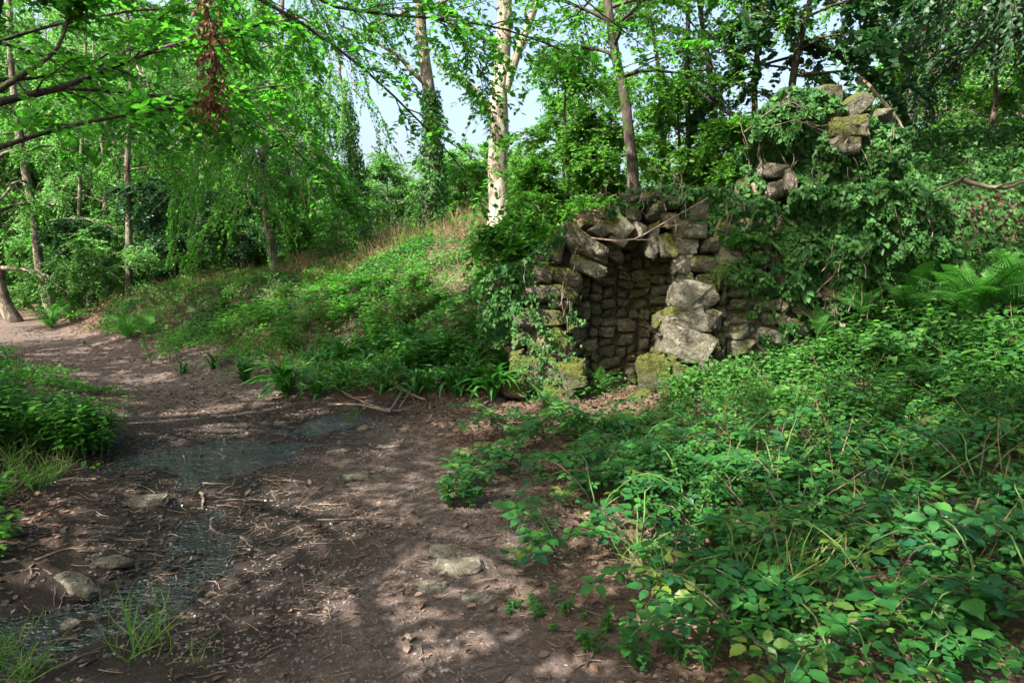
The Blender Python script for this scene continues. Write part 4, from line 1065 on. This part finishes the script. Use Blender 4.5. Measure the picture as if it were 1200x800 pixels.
tag(link('ground_debris', leaf_mesh('ground_debris', 'lance', P, unit(r.normal(0, 1, P.shape) * np.array([1, 1, .2])), unit(nn + r.normal(0, .5, P.shape)), .028 * r.uniform(.3, 1.4, len(P)), M['litter'])), 'fine crumbs of leaf and bark over the bare path', 'debris', None, 'stuff')
# twig litter
def twig_pile(n, x0, x1, y0, y1, seed, dens, L=(.04, .2), rad=.0028):
    P, nn, r = on_ground(n, x0, x1, y0, y1, seed, dens, (.004, .008), 3)
    th = r.uniform(0, 6.28, len(P)); l_ = r.uniform(*L, len(P)) * r.uniform(.5, 1, len(P)); dd = np.stack([np.cos(th), np.sin(th)], -1)
    s = np.linspace(-.5, .5, 4); pts_ = []
    xy = P[:, None, :2] + dd[:, None] * (l_[:, None] * s)[..., None] + r.normal(0, .008, (len(P), 4, 2))
    z = H(xy[..., 0].ravel(), xy[..., 1].ravel()).reshape(len(P), 4) + r.uniform(.003, .015, (len(P), 1))
    W = Wood(); W.add(np.concatenate([xy, z[..., None]], -1), rad * r.uniform(.5, 1.5, len(P))[:, None] * np.array([1, .9, .8, .5])[None], 4)
    return W
tag(link('twig_litter', twig_pile(2600, -4, 3.5, 1.9, 7.5, 270, lambda x, y: .3 + .9 * np.exp(-((x + 1.4) / .8) ** 2 - ((y - 4.6) / 1.6) ** 2)).mesh('twig_litter', M['stick'])), 'small dry twigs strewn across path and mud', 'twigs', None, 'stuff')

# ------------------------------------------------------------------ single fallen branches
def stick(pts, r0, lab, group=None, name='fallen_branch', forks=0, mat='stick', lift=.01, seed=0, Y=None):
    if Y is None: pw = np.array([ground(u, v) for u, v in pts]) + np.array([0, 0, lift + r0 * .7])
    else: pw = np.array([at(*q_) if len(q_) > 2 else at(q_[0], q_[1], Y) for q_ in pts])
    b = pw[0].copy(); r = np.random.default_rng(seed + int(pts[0][0]))
    P = wander(lerp_poly(pw - b, np.linspace(0, 1, 12)), .006, r)
    W = Wood(); W.add(P, np.linspace(r0, r0 * .4, 12) * r.uniform(.85, 1.15, 12), 6)
    for _ in range(forks):
        k = r.integers(3, 10); d = unit(unit(P[k] - P[k - 1]) + r.normal(0, .6, 3) * np.array([1, 1, .4])); q = np.linspace(0, 1, 5)[:, None]
        W.add(wander(P[k] + d * r.uniform(.1, .35) * q, .008, r), np.linspace(r0 * .45, r0 * .15, 5), 5)
    o = link(name, W.mesh(name, M[mat])); o.location = b
    return tag(o, lab, 'branch', group)
stick([(464, 460), (482, 470), (500, 477)], .028, 'short thick broken branch at the foot of the bank', lift=.06, forks=1)
stick([(380, 452), (410, 470), (440, 482), (470, 488)], .012, 'thin bare branch leaning over the bank foot beside the stream', lift=.05, forks=4)
stick([(385, 478), (420, 478), (455, 486), (480, 484)], .016, 'grey branch lying flat at the bank foot', lift=.03, forks=5)
stick([(395, 440), (425, 460), (445, 470)], .008, 'spindly dead twig among the herbs beside the stream head', lift=.1, forks=5)
stick([(455, 492), (470, 470), (474, 450)], .02, 'rotten stub standing at the foot of the bank', lift=.05, forks=2)
stick([(250, 630), (262, 628), (285, 632), (298, 642)], .013, 'curved stick at the right edge of the stream', forks=3)
stick([(250, 610), (252, 622), (262, 634)], .011, 'bent pale stick end rising beside the stream')
stick([(235, 580), (236, 592), (228, 606)], .012, 'crooked stick lying across the narrow stream')
stick([(215, 535), (222, 552), (220, 566)], .006, 'upright thin twig stuck in the stream bed')
stick([(265, 556), (285, 545), (303, 535)], .013, 'forked stick on the mud right of the stream', forks=3)
stick([(255, 582), (275, 572), (282, 552)], .011, 'thin branched stick pointing to the forked stick', forks=2)
stick([(130, 655), (160, 660), (200, 663)], .009, 'straight stick on the mud left of the stream', forks=1)
stick([(40, 660), (70, 648), (105, 640)], .01, 'long stick running from the left verge into the mud', forks=1)
stick([(150, 725), (190, 708), (225, 700), (240, 695)], .012, 'stick at the lower end of the stream above the grass tuft', forks=3)
stick([(255, 682), (256, 668), (254, 672)], .006, 'small pale upright twig at the pool edge')
stick([(345, 787), (352, 792), (358, 800)], .008, 'short stick on the bare path', )
stick([(440, 655), (460, 652), (430, 658)], .005, 'tiny twig on the middle of the path')
stick([(413, 664), (422, 668), (430, 673)], .006, 'little curved stick on the trodden path')
stick([(542, 700), (560, 684), (585, 680), (600, 684)], .009, 'curved root-like stick at the bramble edge of the path')
stick([(560, 725), (585, 735), (600, 738)], .006, 'thin stick below the curved root on the path')
stick([(405, 612), (420, 600), (430, 595)], .007, 'short forked twig on the path above the stones', forks=2)
stick([(225, 655), (215, 680), (212, 705)], .006, 'thin stick lying along the pool')
for k in range(16):
    u, v = random.uniform(230, 380), random.uniform(560, 650)
    a_ = random.uniform(-.5, .7); l_ = random.uniform(20, 60)
    stick([(u, v), (u + l_ * .5, v - l_ * .12 * a_), (u + l_, v - l_ * .35 * a_)], random.uniform(.004, .008), 'dry stick in the tangle on the mud right of the stream', 'tangle of sticks right of the stream', forks=random.choice((0, 1, 2)), seed=k)
# stems on the masonry
stick([(693, 279, 7.55), (722, 283, 7.5), (745, 280, 7.45), (775, 262, 7.45), (798, 250, 7.5), (830, 232, 7.6)], .012, 'bare brown stem arching across the mouth of the niche', name='bare_stem', Y=7.5, forks=2)
stick([(882, 215, 7.8), (892, 240, 7.72), (902, 262, 7.7)], .03, 'pale dead stem leaning on the stump of wall', name='bare_stem', Y=7.7)
stick([(898, 225, 7.78), (904, 250, 7.72), (908, 265, 7.7)], .018, 'thin grey stem beside the pale dead stem on the stump', name='bare_stem', Y=7.7)
stick([(1128, 211, 7.0), (1158, 219, 6.9), (1180, 221, 6.8), (1215, 207, 6.7)], .03, 'thick brown branch lying on the ivied slope', Y=7, forks=1)
stick([(1098, 222, 7.1), (1120, 214, 7.0), (1140, 203, 7.1)], .014, 'dark thin branch behind the thick brown branch', Y=7, mat='twig')
stick([(872, 155, 7.9), (900, 130, 7.8), (925, 118, 7.75), (942, 130, 7.75)], .009, 'tangle of bare ivy stems on top of the stump', name='bare_stem', Y=7.8, forks=9)
stick([(880, 170, 7.8), (905, 148, 7.7), (935, 140, 7.7), (975, 158, 7.8)], .007, 'bare looping ivy stem below the top of the stump', name='bare_stem', Y=7.8, forks=8)
stick([(1008, 92, 9.2), (1030, 115, 9.0), (1050, 140, 8.8), (1062, 160, 8.7)], .03, 'pale broken branch behind the top of the stump', name='bare_stem', Y=9, forks=3)
stick([(822, 235, 8.2), (800, 215, 8.1), (785, 205, 8.2), (760, 198, 8.4)], .012, 'reddish dead stems sprouting from the wall top', name='bare_stem', Y=8.2, forks=8)

# ------------------------------------------------------------------ ferns
def frond_mesh(seed, arch=.5, narrow=.3):
    r = np.random.default_rng(seed); V_, F_ = [], []
    n = 30
    def pos(t): return np.array([0, t * (1 - .12 * arch * t), arch * (t * .9 - 1.25 * t * t)])
    for k in range(n):
        t = .1 + .9 * k / n; p = pos(t); tg = unit(pos(t + .02) - pos(t - .02))
        ln = narrow * (math.sin(math.pi * min(1, (t * .82 + .18)) ** 1.15)) * r.uniform(.88, 1.1)
        for s in (-1, 1):
            d = unit(np.array([s, 0, 0]) + tg * .38 + np.array([0, 0, r.normal(-.12, .06)])); w = tg * .016
            m_ = 6
            for q_ in range(m_):
                a0 = p + d * ln * q_ / m_; a1 = p + d * ln * (q_ + .9) / m_; fw = .0105 * (1 - .75 * q_ / m_) + .004
                i0 = len(V_)
                V_ += [a0, a1, a0 + d * ln * .09 + tg * fw * 1.5, a0 + d * ln * .09 - tg * fw * 1.5]
                F_ += [(i0, i0 + 1, i0 + 2), (i0, i0 + 3, i0 + 1)]
    rach = np.array([pos(t) for t in np.linspace(0, 1, 9)])
    v, f = tubes(rach, np.linspace(.009, .002, 9), 4)
    f3 = np.concatenate([f[:, [0, 1, 2]], f[:, [0, 2, 3]]]) + len(V_)
    V_ = np.concatenate([np.array(V_), v]); F_ = np.concatenate([np.array(F_), f3])
    return mesh_np('frond', V_, F_, M['fern'], True, np.full(len(V_), r.random() * .5))
FRONDS = [frond_mesh(s, a_, w_) for s, (a_, w_) in enumerate([(.45, .17), (.6, .2), (.75, .19), (.3, .16)])]
def tongue_mesh(seed, arch):
    r = np.random.default_rng(seed); n = 13; V_ = []; F_ = []
    for k in range(n):
        t = k / (n - 1); w = .04 * (min(1, t * 6 + .25)) * (1 - max(0, (t - .55) / .45) ** 2 * .95) * (1 + .12 * math.sin(k * 2.1 + seed))
        z = arch * (t * 1.0 - 1.15 * t * t); y = t * (1 - .15 * arch * t)
        wv = .014 * math.sin(k * 2.3 + seed * 2)
        V_ += [(-w, y, z + .014 + wv), (0, y, z), (w, y, z + .014 - wv)]
    for k in range(n - 1):
        a_ = k * 3
        F_ += [(a_, a_ + 1, a_ + 4), (a_, a_ + 4, a_ + 3), (a_ + 1, a_ + 2, a_ + 5), (a_ + 1, a_ + 5, a_ + 4)]
    return mesh_np('frond', np.array(V_), np.array(F_), M['tongue'], True, np.full(len(V_), r.random() * .6))
TONGUES = [tongue_mesh(s, a_) for s, a_ in enumerate((.7, .95, 1.2, .85))]
def rosette(name, lab, cat, p, meshes, n, size, e=(.25, 1.1), group=None, tilt=0., part='frond', az=None):
    t = thing(name, lab, cat, tuple(p), group=group)
    for k in range(n):
        a_ = k * 2.4 + random.uniform(-.4, .4) if az is None else random.uniform(*az)
        el = random.uniform(*e); s = size * random.uniform(.7, 1.12)
        Mx = Matrix.Rotation(a_, 4, 'Z') @ Matrix.Rotation(el, 4, 'X') @ Matrix.Rotation(random.uniform(-.3, .3), 4, 'Y') @ Matrix.Scale(s, 4)
        Mx.translation = Vector((random.uniform(-.03, .03), random.uniform(-.03, .03), 0))
        link(part, random.choice(meshes), t, Mx)
    return t
GF, GT = 'feathery ferns', 'hart\'s-tongue ferns along the bank foot'
for (u, v, s, n, lab) in [(1135, 392, .92, 17, 'large arching fern on the slope below the thick brown branch'), (1185, 385, .85, 14, 'tall fern with spreading fronds next to the largest arching fern'),
                          (1060, 385, .75, 11, 'pale-tipped fern left of the large arching fern'), (700, 462, .42, 8, 'small bright fern growing in the mouth of the niche'),
                          (640, 478, .33, 7, 'little fern at the foot of the mossy boulders'), (150, 398, .75, 9, 'broad fern on the inner bend of the path'), (175, 392, .6, 8, 'smaller fern beside the broad fern at the path bend'),
                          (60, 385, .9, 10, 'fern at the foot of the tilted trunk'), (85, 378, .8, 9, 'fern between path and far bushes'), (960, 395, .45, 8, 'fern growing out of the right end of the rubble wall'), (1010, 370, .5, 8, 'half-hidden fern in the ivy curtain')]:
    p = ground(u, v); 
    if v in (395, 370): p = at(u, v, 7.45)
    elif u > 1000: p = p + np.array([0, -.05, .14])
    rosette('fern', lab, 'fern', p, FRONDS, n, s, e=(.45, 1.25), group=None)
# fern on the wall top right of the pier
rosette('fern', 'lush fern hanging from the wall above the rubble courses', 'fern', at(858, 292, 7.62), TONGUES[:2] + FRONDS[:2], 16, .42, e=(-.2, .9))
rosette('fern', 'second hanging fern beside the lush fern on the wall', 'fern', at(893, 285, 7.62), TONGUES[:2] + FRONDS[:2], 12, .36, e=(-.2, .9))
for (u, v, s, n, lab) in [(335, 462, .62, 28, 'dark hart\'s-tongue fern clump at the stream head'), (287, 448, .52, 18, 'yellowish hart\'s-tongue fern clump left of the dark clump'), (577, 468, .6, 22, 'hart\'s-tongue fern under the left flank of the arch'),
                          (612, 462, .55, 20, 'hart\'s-tongue fern against the mossy boulders'), (425, 440, .4, 14, None), (372, 466, .45, 14, None), (402, 456, .5, 15, None), (448, 462, .5, 15, None), (488, 466, .5, 15, None), (535, 466, .5, 15, None), (555, 458, .55, 16, None), (400, 425, .55, 15, None), (450, 425, .55, 15, None), (495, 432, .6, 16, None), (530, 425, .5, 16, None), (560, 430, .5, 16, None), (590, 440, .45, 16, None), (375, 430, .4, 14, None), (505, 462, .4, 15, None), (250, 432, .35, 12, None), (560, 400, .45, 14, None), (480, 405, .45, 14, None), (430, 395, .4, 13, None), (470, 450, .4, 14, None), (520, 455, .42, 15, None), (545, 440, .42, 14, None), (215, 438, .3, 11, 'small hart\'s-tongue fern where the path narrows'),
                          (880, 470, .34, 12, 'hart\'s-tongue fern below the rubble courses')]:
    rosette('hartstongue_fern', lab or 'hart\'s-tongue fern among the herbs at the foot of the bank', 'fern', ground(u, v), TONGUES, int(n * 1.8), s, e=(.1, 1.2), group=None if lab else GT)

# ------------------------------------------------------------------ leafy herbs
def herb_proto(seed, n=9, h=.42, leaf=.085, mat='herb', lab='', spread=.16, tpl='leaf'):
    r = np.random.default_rng(seed)
    t = thing('leafy_herb', lab, 'herb')
    W = Wood(); P, D, N2, S = [], [], [], []
    for k in range(n):
        a_ = r.uniform(0, 6.28); b0 = np.array([math.cos(a_), math.sin(a_), 0]) * r.uniform(0, spread); hh = h * r.uniform(.55, 1.1)
        tip = b0 + np.array([math.cos(a_) * .25 * hh, math.sin(a_) * .25 * hh, hh])
        q = np.linspace(0, 1, 5)[:, None]; pl = b0 + (tip - b0) * q + np.array([0, 0, .05]) * q * (1 - q); W.add(pl, np.linspace(.004, .002, 5), 4)
        for m_ in range(7):
            tt2 = .25 + .75 * m_ / 6; p = lerp_poly(pl, tt2)[0]; an = m_ * 1.57 + r.uniform(-.3, .3)
            for s_ in (0, math.pi):
                P.append(p); D.append(unit(np.array([math.cos(an + s_), math.sin(an + s_), r.uniform(-.35, .25)]))); N2.append(UP + r.normal(0, .25, 3)); S.append(leaf * r.uniform(.7, 1.1) * (1.1 - .5 * abs(tt2 - .7)))
    link('stem', W.mesh('herb_stem', M['stem']), t)['kind'] = 'stuff'
    link('foliage', leaf_mesh('herb_foliage', tpl, np.array(P), np.array(D), np.array(N2), np.array(S), M[mat]), t)
    return t
def strew(proto, pts, lab, group, s=(.8, 1.2)):
    for k, p in enumerate(pts):
        sc_ = random.uniform(*s)
        if k == 0:
            proto.location = p; proto.scale = (sc_,) * 3; tag(proto, lab, None, group)
        else: copy_thing(proto, tuple(p), random.uniform(0, 6.28), sc_, lab, group)
hp = herb_proto(301, 15, .34, .066)
pts_ = []
while len(pts_) < 58:
    u, v = random.uniform(-60, 118), random.uniform(474, 535)
    if v > 478 + .004 * max(0, u - 20) ** 2 and u < 135 - (v - 478) * .35: pts_.append(ground(u, v))
strew(hp, pts_, 'bright green leafy herb in the dense patch left of the path', 'leafy herbs left of the path', (.75, 1.2))
hp = herb_proto(302, 5, .3, .09, tpl='leaf')
strew(hp, [ground(u, v) for u, v in [(0, 640), (-15, 600), (-20, 665)]], 'large-leaved herb on the verge beside the muddy stream', 'large-leaved herbs on the left verge', (.8, 1.1))
hp = herb_proto(303, 9, .42, .085)
pts_ = []
while len(pts_) < 80:
    u, v = random.uniform(250, 620), random.uniform(330, 468)
    if v < 400 + (u - 250) * .17 and v > 350 - (u - 250) * .06: pts_.append(ground(u, v))
strew(hp, pts_, 'bright leafy herb growing on the bank left of the arch', 'leafy herbs on the bank', (.6, 1.15))
hp = herb_proto(304, 6, .5, .09)
strew(hp, [ground(u, v) for u, v in [(192, 428), (200, 420), (545, 590), (552, 570), (560, 585)]][:2], 'pale upright herb beside the far path', 'pale upright herbs beside the far path', (.9, 1.1))
hp = herb_proto(305, 6, .34, .085, 'bramble')
strew(hp, [ground(u, v) for u, v in [(548, 588), (556, 572), (535, 592)]], 'leafy plant standing alone at the bramble edge of the path', 'leafy plants at the bramble edge', (.8, 1.1))
hp = herb_proto(306, 4, .13, .034, 'cover', spread=.12)
strew(hp, [ground(u, v) for u, v in [(620, 725), (640, 735), (605, 715), (655, 720), (690, 760), (720, 775), (760, 785), (800, 770), (840, 790), (600, 560), (640, 560), (700, 740), (740, 750), (880, 770)]], 'small-leaved plant on the litter below the brambles', 'small plants below the brambles', (.7, 1.2))
hp = herb_proto(308, 9, .38, .075, 'cover')
strew(hp, [ground(random.uniform(960, 1230), random.uniform(395, 520)) for _ in range(70)], 'dark leafy herb on the slope around the arching ferns', 'leafy herbs around the arching ferns', (.7, 1.25))
hp = herb_proto(307, 8, .36, .07, 'fern')
pts_ = [ground(random.uniform(760, 960), random.uniform(440, 500)) for _ in range(26)]
strew(hp, pts_, 'leafy herb in front of the rubble courses', 'leafy herbs in front of the rubble wall', (.7, 1.2))

# ------------------------------------------------------------------ grass tufts
def tuft(u, v, n, h, lab, group=None, lean=.5):
    p = ground(u, v); r = np.random.default_rng(int(u * 7 + v))
    P = r.normal(0, .05, (n, 3)) * np.array([1, 1, 0]); P = P + 0
    D = unit(np.c_[r.normal(0, lean, (n, 2)), np.ones(n)])
    o = link('grass_tuft', leaf_mesh('grass_tuft', 'blade', P, D, unit(np.c_[P[:, :2] * 20 + r.normal(0, .3, (n, 2)), np.full(n, .4)]), h * r.uniform(.5, 1.2, n), M['grass']))
    o.location = p
    return tag(o, lab, 'grass', group)
tuft(165, 765, 30, .3, 'tall grass tuft growing from the mud below the stream', lean=.55)
tuft(178, 750, 14, .24, 'thin grass tuft beside the tall tuft', lean=.7)
tuft(30, 795, 60, .17, 'low spreading grass tuft in the near corner of the verge', lean=.9)
tuft(-10, 780, 70, .22, 'grass at the edge of the left verge', lean=.8)
tuft(240, 770, 12, .14, 'few grass blades on the bare path', lean=.6)
tuft(412, 492, 70, .16, 'short fine grass tuft at the stream head', lean=.7)
tuft(900, 705, 90, .36, 'grass clump among the brambles', lean=.6)
tuft(940, 690, 60, .34, 'second grass clump next to the bramble grass', lean=.6)
tuft(755, 665, 50, .26, 'grass growing through the edge of the brambles', lean=.5)
tuft(668, 590, 24, .15, 'short grass sprig near the pale stone', lean=.5)
for k, (u, v) in enumerate([(20, 560), (45, 570), (0, 580), (10, 540), (60, 560)]):
    tuft(u, v, 60, .25, 'rough grass under the leafy patch left of the path', 'rough grass tufts on the left verge', .8)
t = tuft(842, 322, 120, .24, 'fine grass hanging from the ledge above the pale pier', lean=.6)
t.location = at(842, 318, 7.62); t.rotation_euler = (R(115), 0, 0)

# ------------------------------------------------------------------ brambles
def leaflet(r, L=1.0, w=.36):
    n = 9; Vt = [(0, 0, 0)]; 
    for s in (-1, 1):
        for k in range(1, n):
            t_ = k / n; ww = w * math.sin(math.pi * t_ ** .82) ** .8 * (1.06 if k % 2 else .9)
            Vt.append((s * ww, L * t_ + (.03 if k % 2 else 0), .07 * ww * 3 - .12 * t_ * t_ + .02 * math.sin(k * 1.7)))
    mid = [(0, L * k / n, -.12 * (k / n) ** 2) for k in range(1, n)]
    tip = (0, L * 1.06, -.16)
    V_ = np.array(Vt + mid + [tip]); F_ = []
    nl = n - 1
    for si, off in ((0, 1), (1, 1 + nl)):
        m0 = 1 + 2 * nl
        def tri(a_, b_, c_): F_.append((a_, b_, c_) if si else (a_, c_, b_))
        tri(0, off, m0)
        for k in range(nl - 1):
            tri(m0 + k, off + k, off + k + 1); tri(m0 + k, off + k + 1, m0 + k + 1)
        tri(m0 + nl - 1, off + nl - 1, len(V_) - 1)
    return V_, np.array(F_)
def bramble_leaf(seed):
    r = np.random.default_rng(seed); VV, FF, n = [], [], 0
    pet = .55
    for (a_, s, o_) in ((0, 1.0, pet + .12), (1.3, .84, pet * .7), (-1.3, .84, pet * .7)):
        v, f = leaflet(r, 1.0, .33); v = v * s * r.uniform(.92, 1.08)
        c, s_ = math.cos(a_ + r.uniform(-.12, .12)), math.sin(a_)
        v = v @ np.array([[c, s_, 0], [-s_, c, 0], [0, 0, 1]]); tl = r.uniform(-.25, .1)
        v[:, 2] += v[:, 1] * 0 + np.abs(v[:, 0]) * tl * (a_ != 0)
        v[:, 1] += o_; v[:, 0] += -.1 * math.sin(a_)
        VV.append(v); FF.append(f + n); n += len(v)
    pv, pf = tubes(np.array([[0, 0, 0], [0, pet * .5, .03], [0, pet, 0]]), np.array([.014, .012, .01]), 3)
    VV.append(pv); FF.append(np.concatenate([pf[:, [0, 1, 2]], pf[:, [0, 2, 3]]]) + n)
    V_ = np.concatenate(VV); V_[:, 2] -= .05 * V_[:, 1] ** 2
    return mesh_np('leaf', V_, np.concatenate(FF), M['bramble'], True, np.zeros(len(V_)))
BL = [bramble_leaf(s) for s in range(5)]
BG_ = 'bramble bushes on the slope right of the path'
def bramble(p, ncane, length, lab, group, seed, lsize=.085, per=8, az=None):
    r = np.random.default_rng(seed)
    t = thing('bramble', lab, 'bramble', tuple(p), group=group)
    for k in range(ncane):
        a_ = r.uniform(0, 6.28) if az is None else r.uniform(*az); ln = length * r.uniform(.6, 1.2); n = 10; q = np.linspace(0, 1, n)
        ht = ln * r.uniform(.2, .4)
        x = p[0] + math.cos(a_) * ln * q * .85; y = p[1] + math.sin(a_) * ln * q * .85
        z = H(x, y) + ht * np.sin(np.pi * q ** .8 * .86) ** .9 + .015
        C = wander(np.stack([x, y, z], -1) - np.asarray(p), .01, r)
        W = Wood(); W.add(C, np.linspace(.0055, .002, n), 5)
        link('cane', W.mesh('cane', M['stem'] if r.random() < .65 else M['twig']), t)
        for m_ in range(per):
            tq = .16 + .84 * (m_ + r.random() * .6) / per
            pp = lerp_poly(C, min(tq, 1))[0]; sd_ = 1 if m_ % 2 else -1; an = a_ + sd_ * r.uniform(.5, 1.5)
            Y = Vector((math.cos(an), math.sin(an), r.uniform(-.1, .45))).normalized()
            Nn = Vector((r.normal(0, .3) , r.normal(0, .3) - .12, 1)).normalized()
            X = Y.cross(Nn).normalized(); Z = X.cross(Y)
            s = lsize * r.uniform(.5, 1.2)
            Mx = Matrix(((X.x, Y.x, Z.x, pp[0]), (X.y, Y.y, Z.y, pp[1]), (X.z, Y.z, Z.z, pp[2]), (0, 0, 0, 1))) @ Matrix.Scale(s, 4)
            link('leaf', BL[r.integers(5)], t, Mx)
sp = []
for k in range(700):
    u, v = random.uniform(590, 1230), random.uniform(478, 775)
    if v < 500 + (u - 590) * 1.25 and u < 1230 and v > 540 - (u - 590) * .02 - (30 if u < 760 else 0):
        p = ground(u, v)
        if all((p[0] - o[0]) ** 2 + (p[1] - o[1]) ** 2 > .30 ** 2 for o in sp): sp.append(p)
    if len(sp) >= 74: break
for k, p in enumerate(sp):
    lab = ('leafy bramble on the open ground between path and niche' if p[0] < 1.2 and p[1] > 4.3 else 'leafy bramble on the slope below the arching ferns' if p[1] > 4.3 else
           'leafy bramble at the foot of the slope beside the leaf litter')
    bramble(p, 6, random.uniform(.5, .85), lab, lab.replace('leafy bramble', 'brambles'), 400 + k, .074, 10)
# those with a place of their own
bramble(ground(610, 548), 4, .6, 'bramble sprays reaching over the bare earth before the niche', None, 480, .08, 9, (2.2, 4.4))
bramble(ground(1150, 735), 5, .6, 'bluish large-leaved bramble near the litter at the slope foot', None, 481, .12, 6)
bramble(ground(650, 650), 4, .5, 'low bramble leaning out over the path edge', None, 482, .08, 7, (2, 4.5))
bramble(ground(850, 745), 4, .5, 'bramble clump at the lowest edge of the slope', None, 483, .085, 8)
bramble(ground(690, 520), 4, .45, 'bramble in front of the niche', None, 484, .065, 7)
bramble(ground(870, 455) , 5, .6, 'bramble scrambling up the rubble courses', None, 485, .075, 9, (1.0, 2.4))
bramble(ground(985, 430), 5, .6, 'bright bramble spray at the right end of the wall', None, 486, .085, 8, (2.5, 4.8))
# long pale bramble shoots
for k, (pts, lab) in enumerate([([(905, 790, 2.95), (890, 720, 3.05), (872, 650, 3.1), (935, 600, 3.3)], 'long pale shoot looping down to the litter'), ([(1010, 640, 3.5), (1090, 570, 3.6), (1150, 530, 3.7), (1215, 480, 3.8)], 'straight pale shoot slanting up across the brambles'),
                                ([(870, 640, 3.3), (930, 675, 3.2), (985, 715, 3.1), (965, 740, 3.0)], 'arched pale shoot above the grass clump')]):
    stick(pts, .0045, lab, name='bramble_shoot', mat='stem', Y=3)
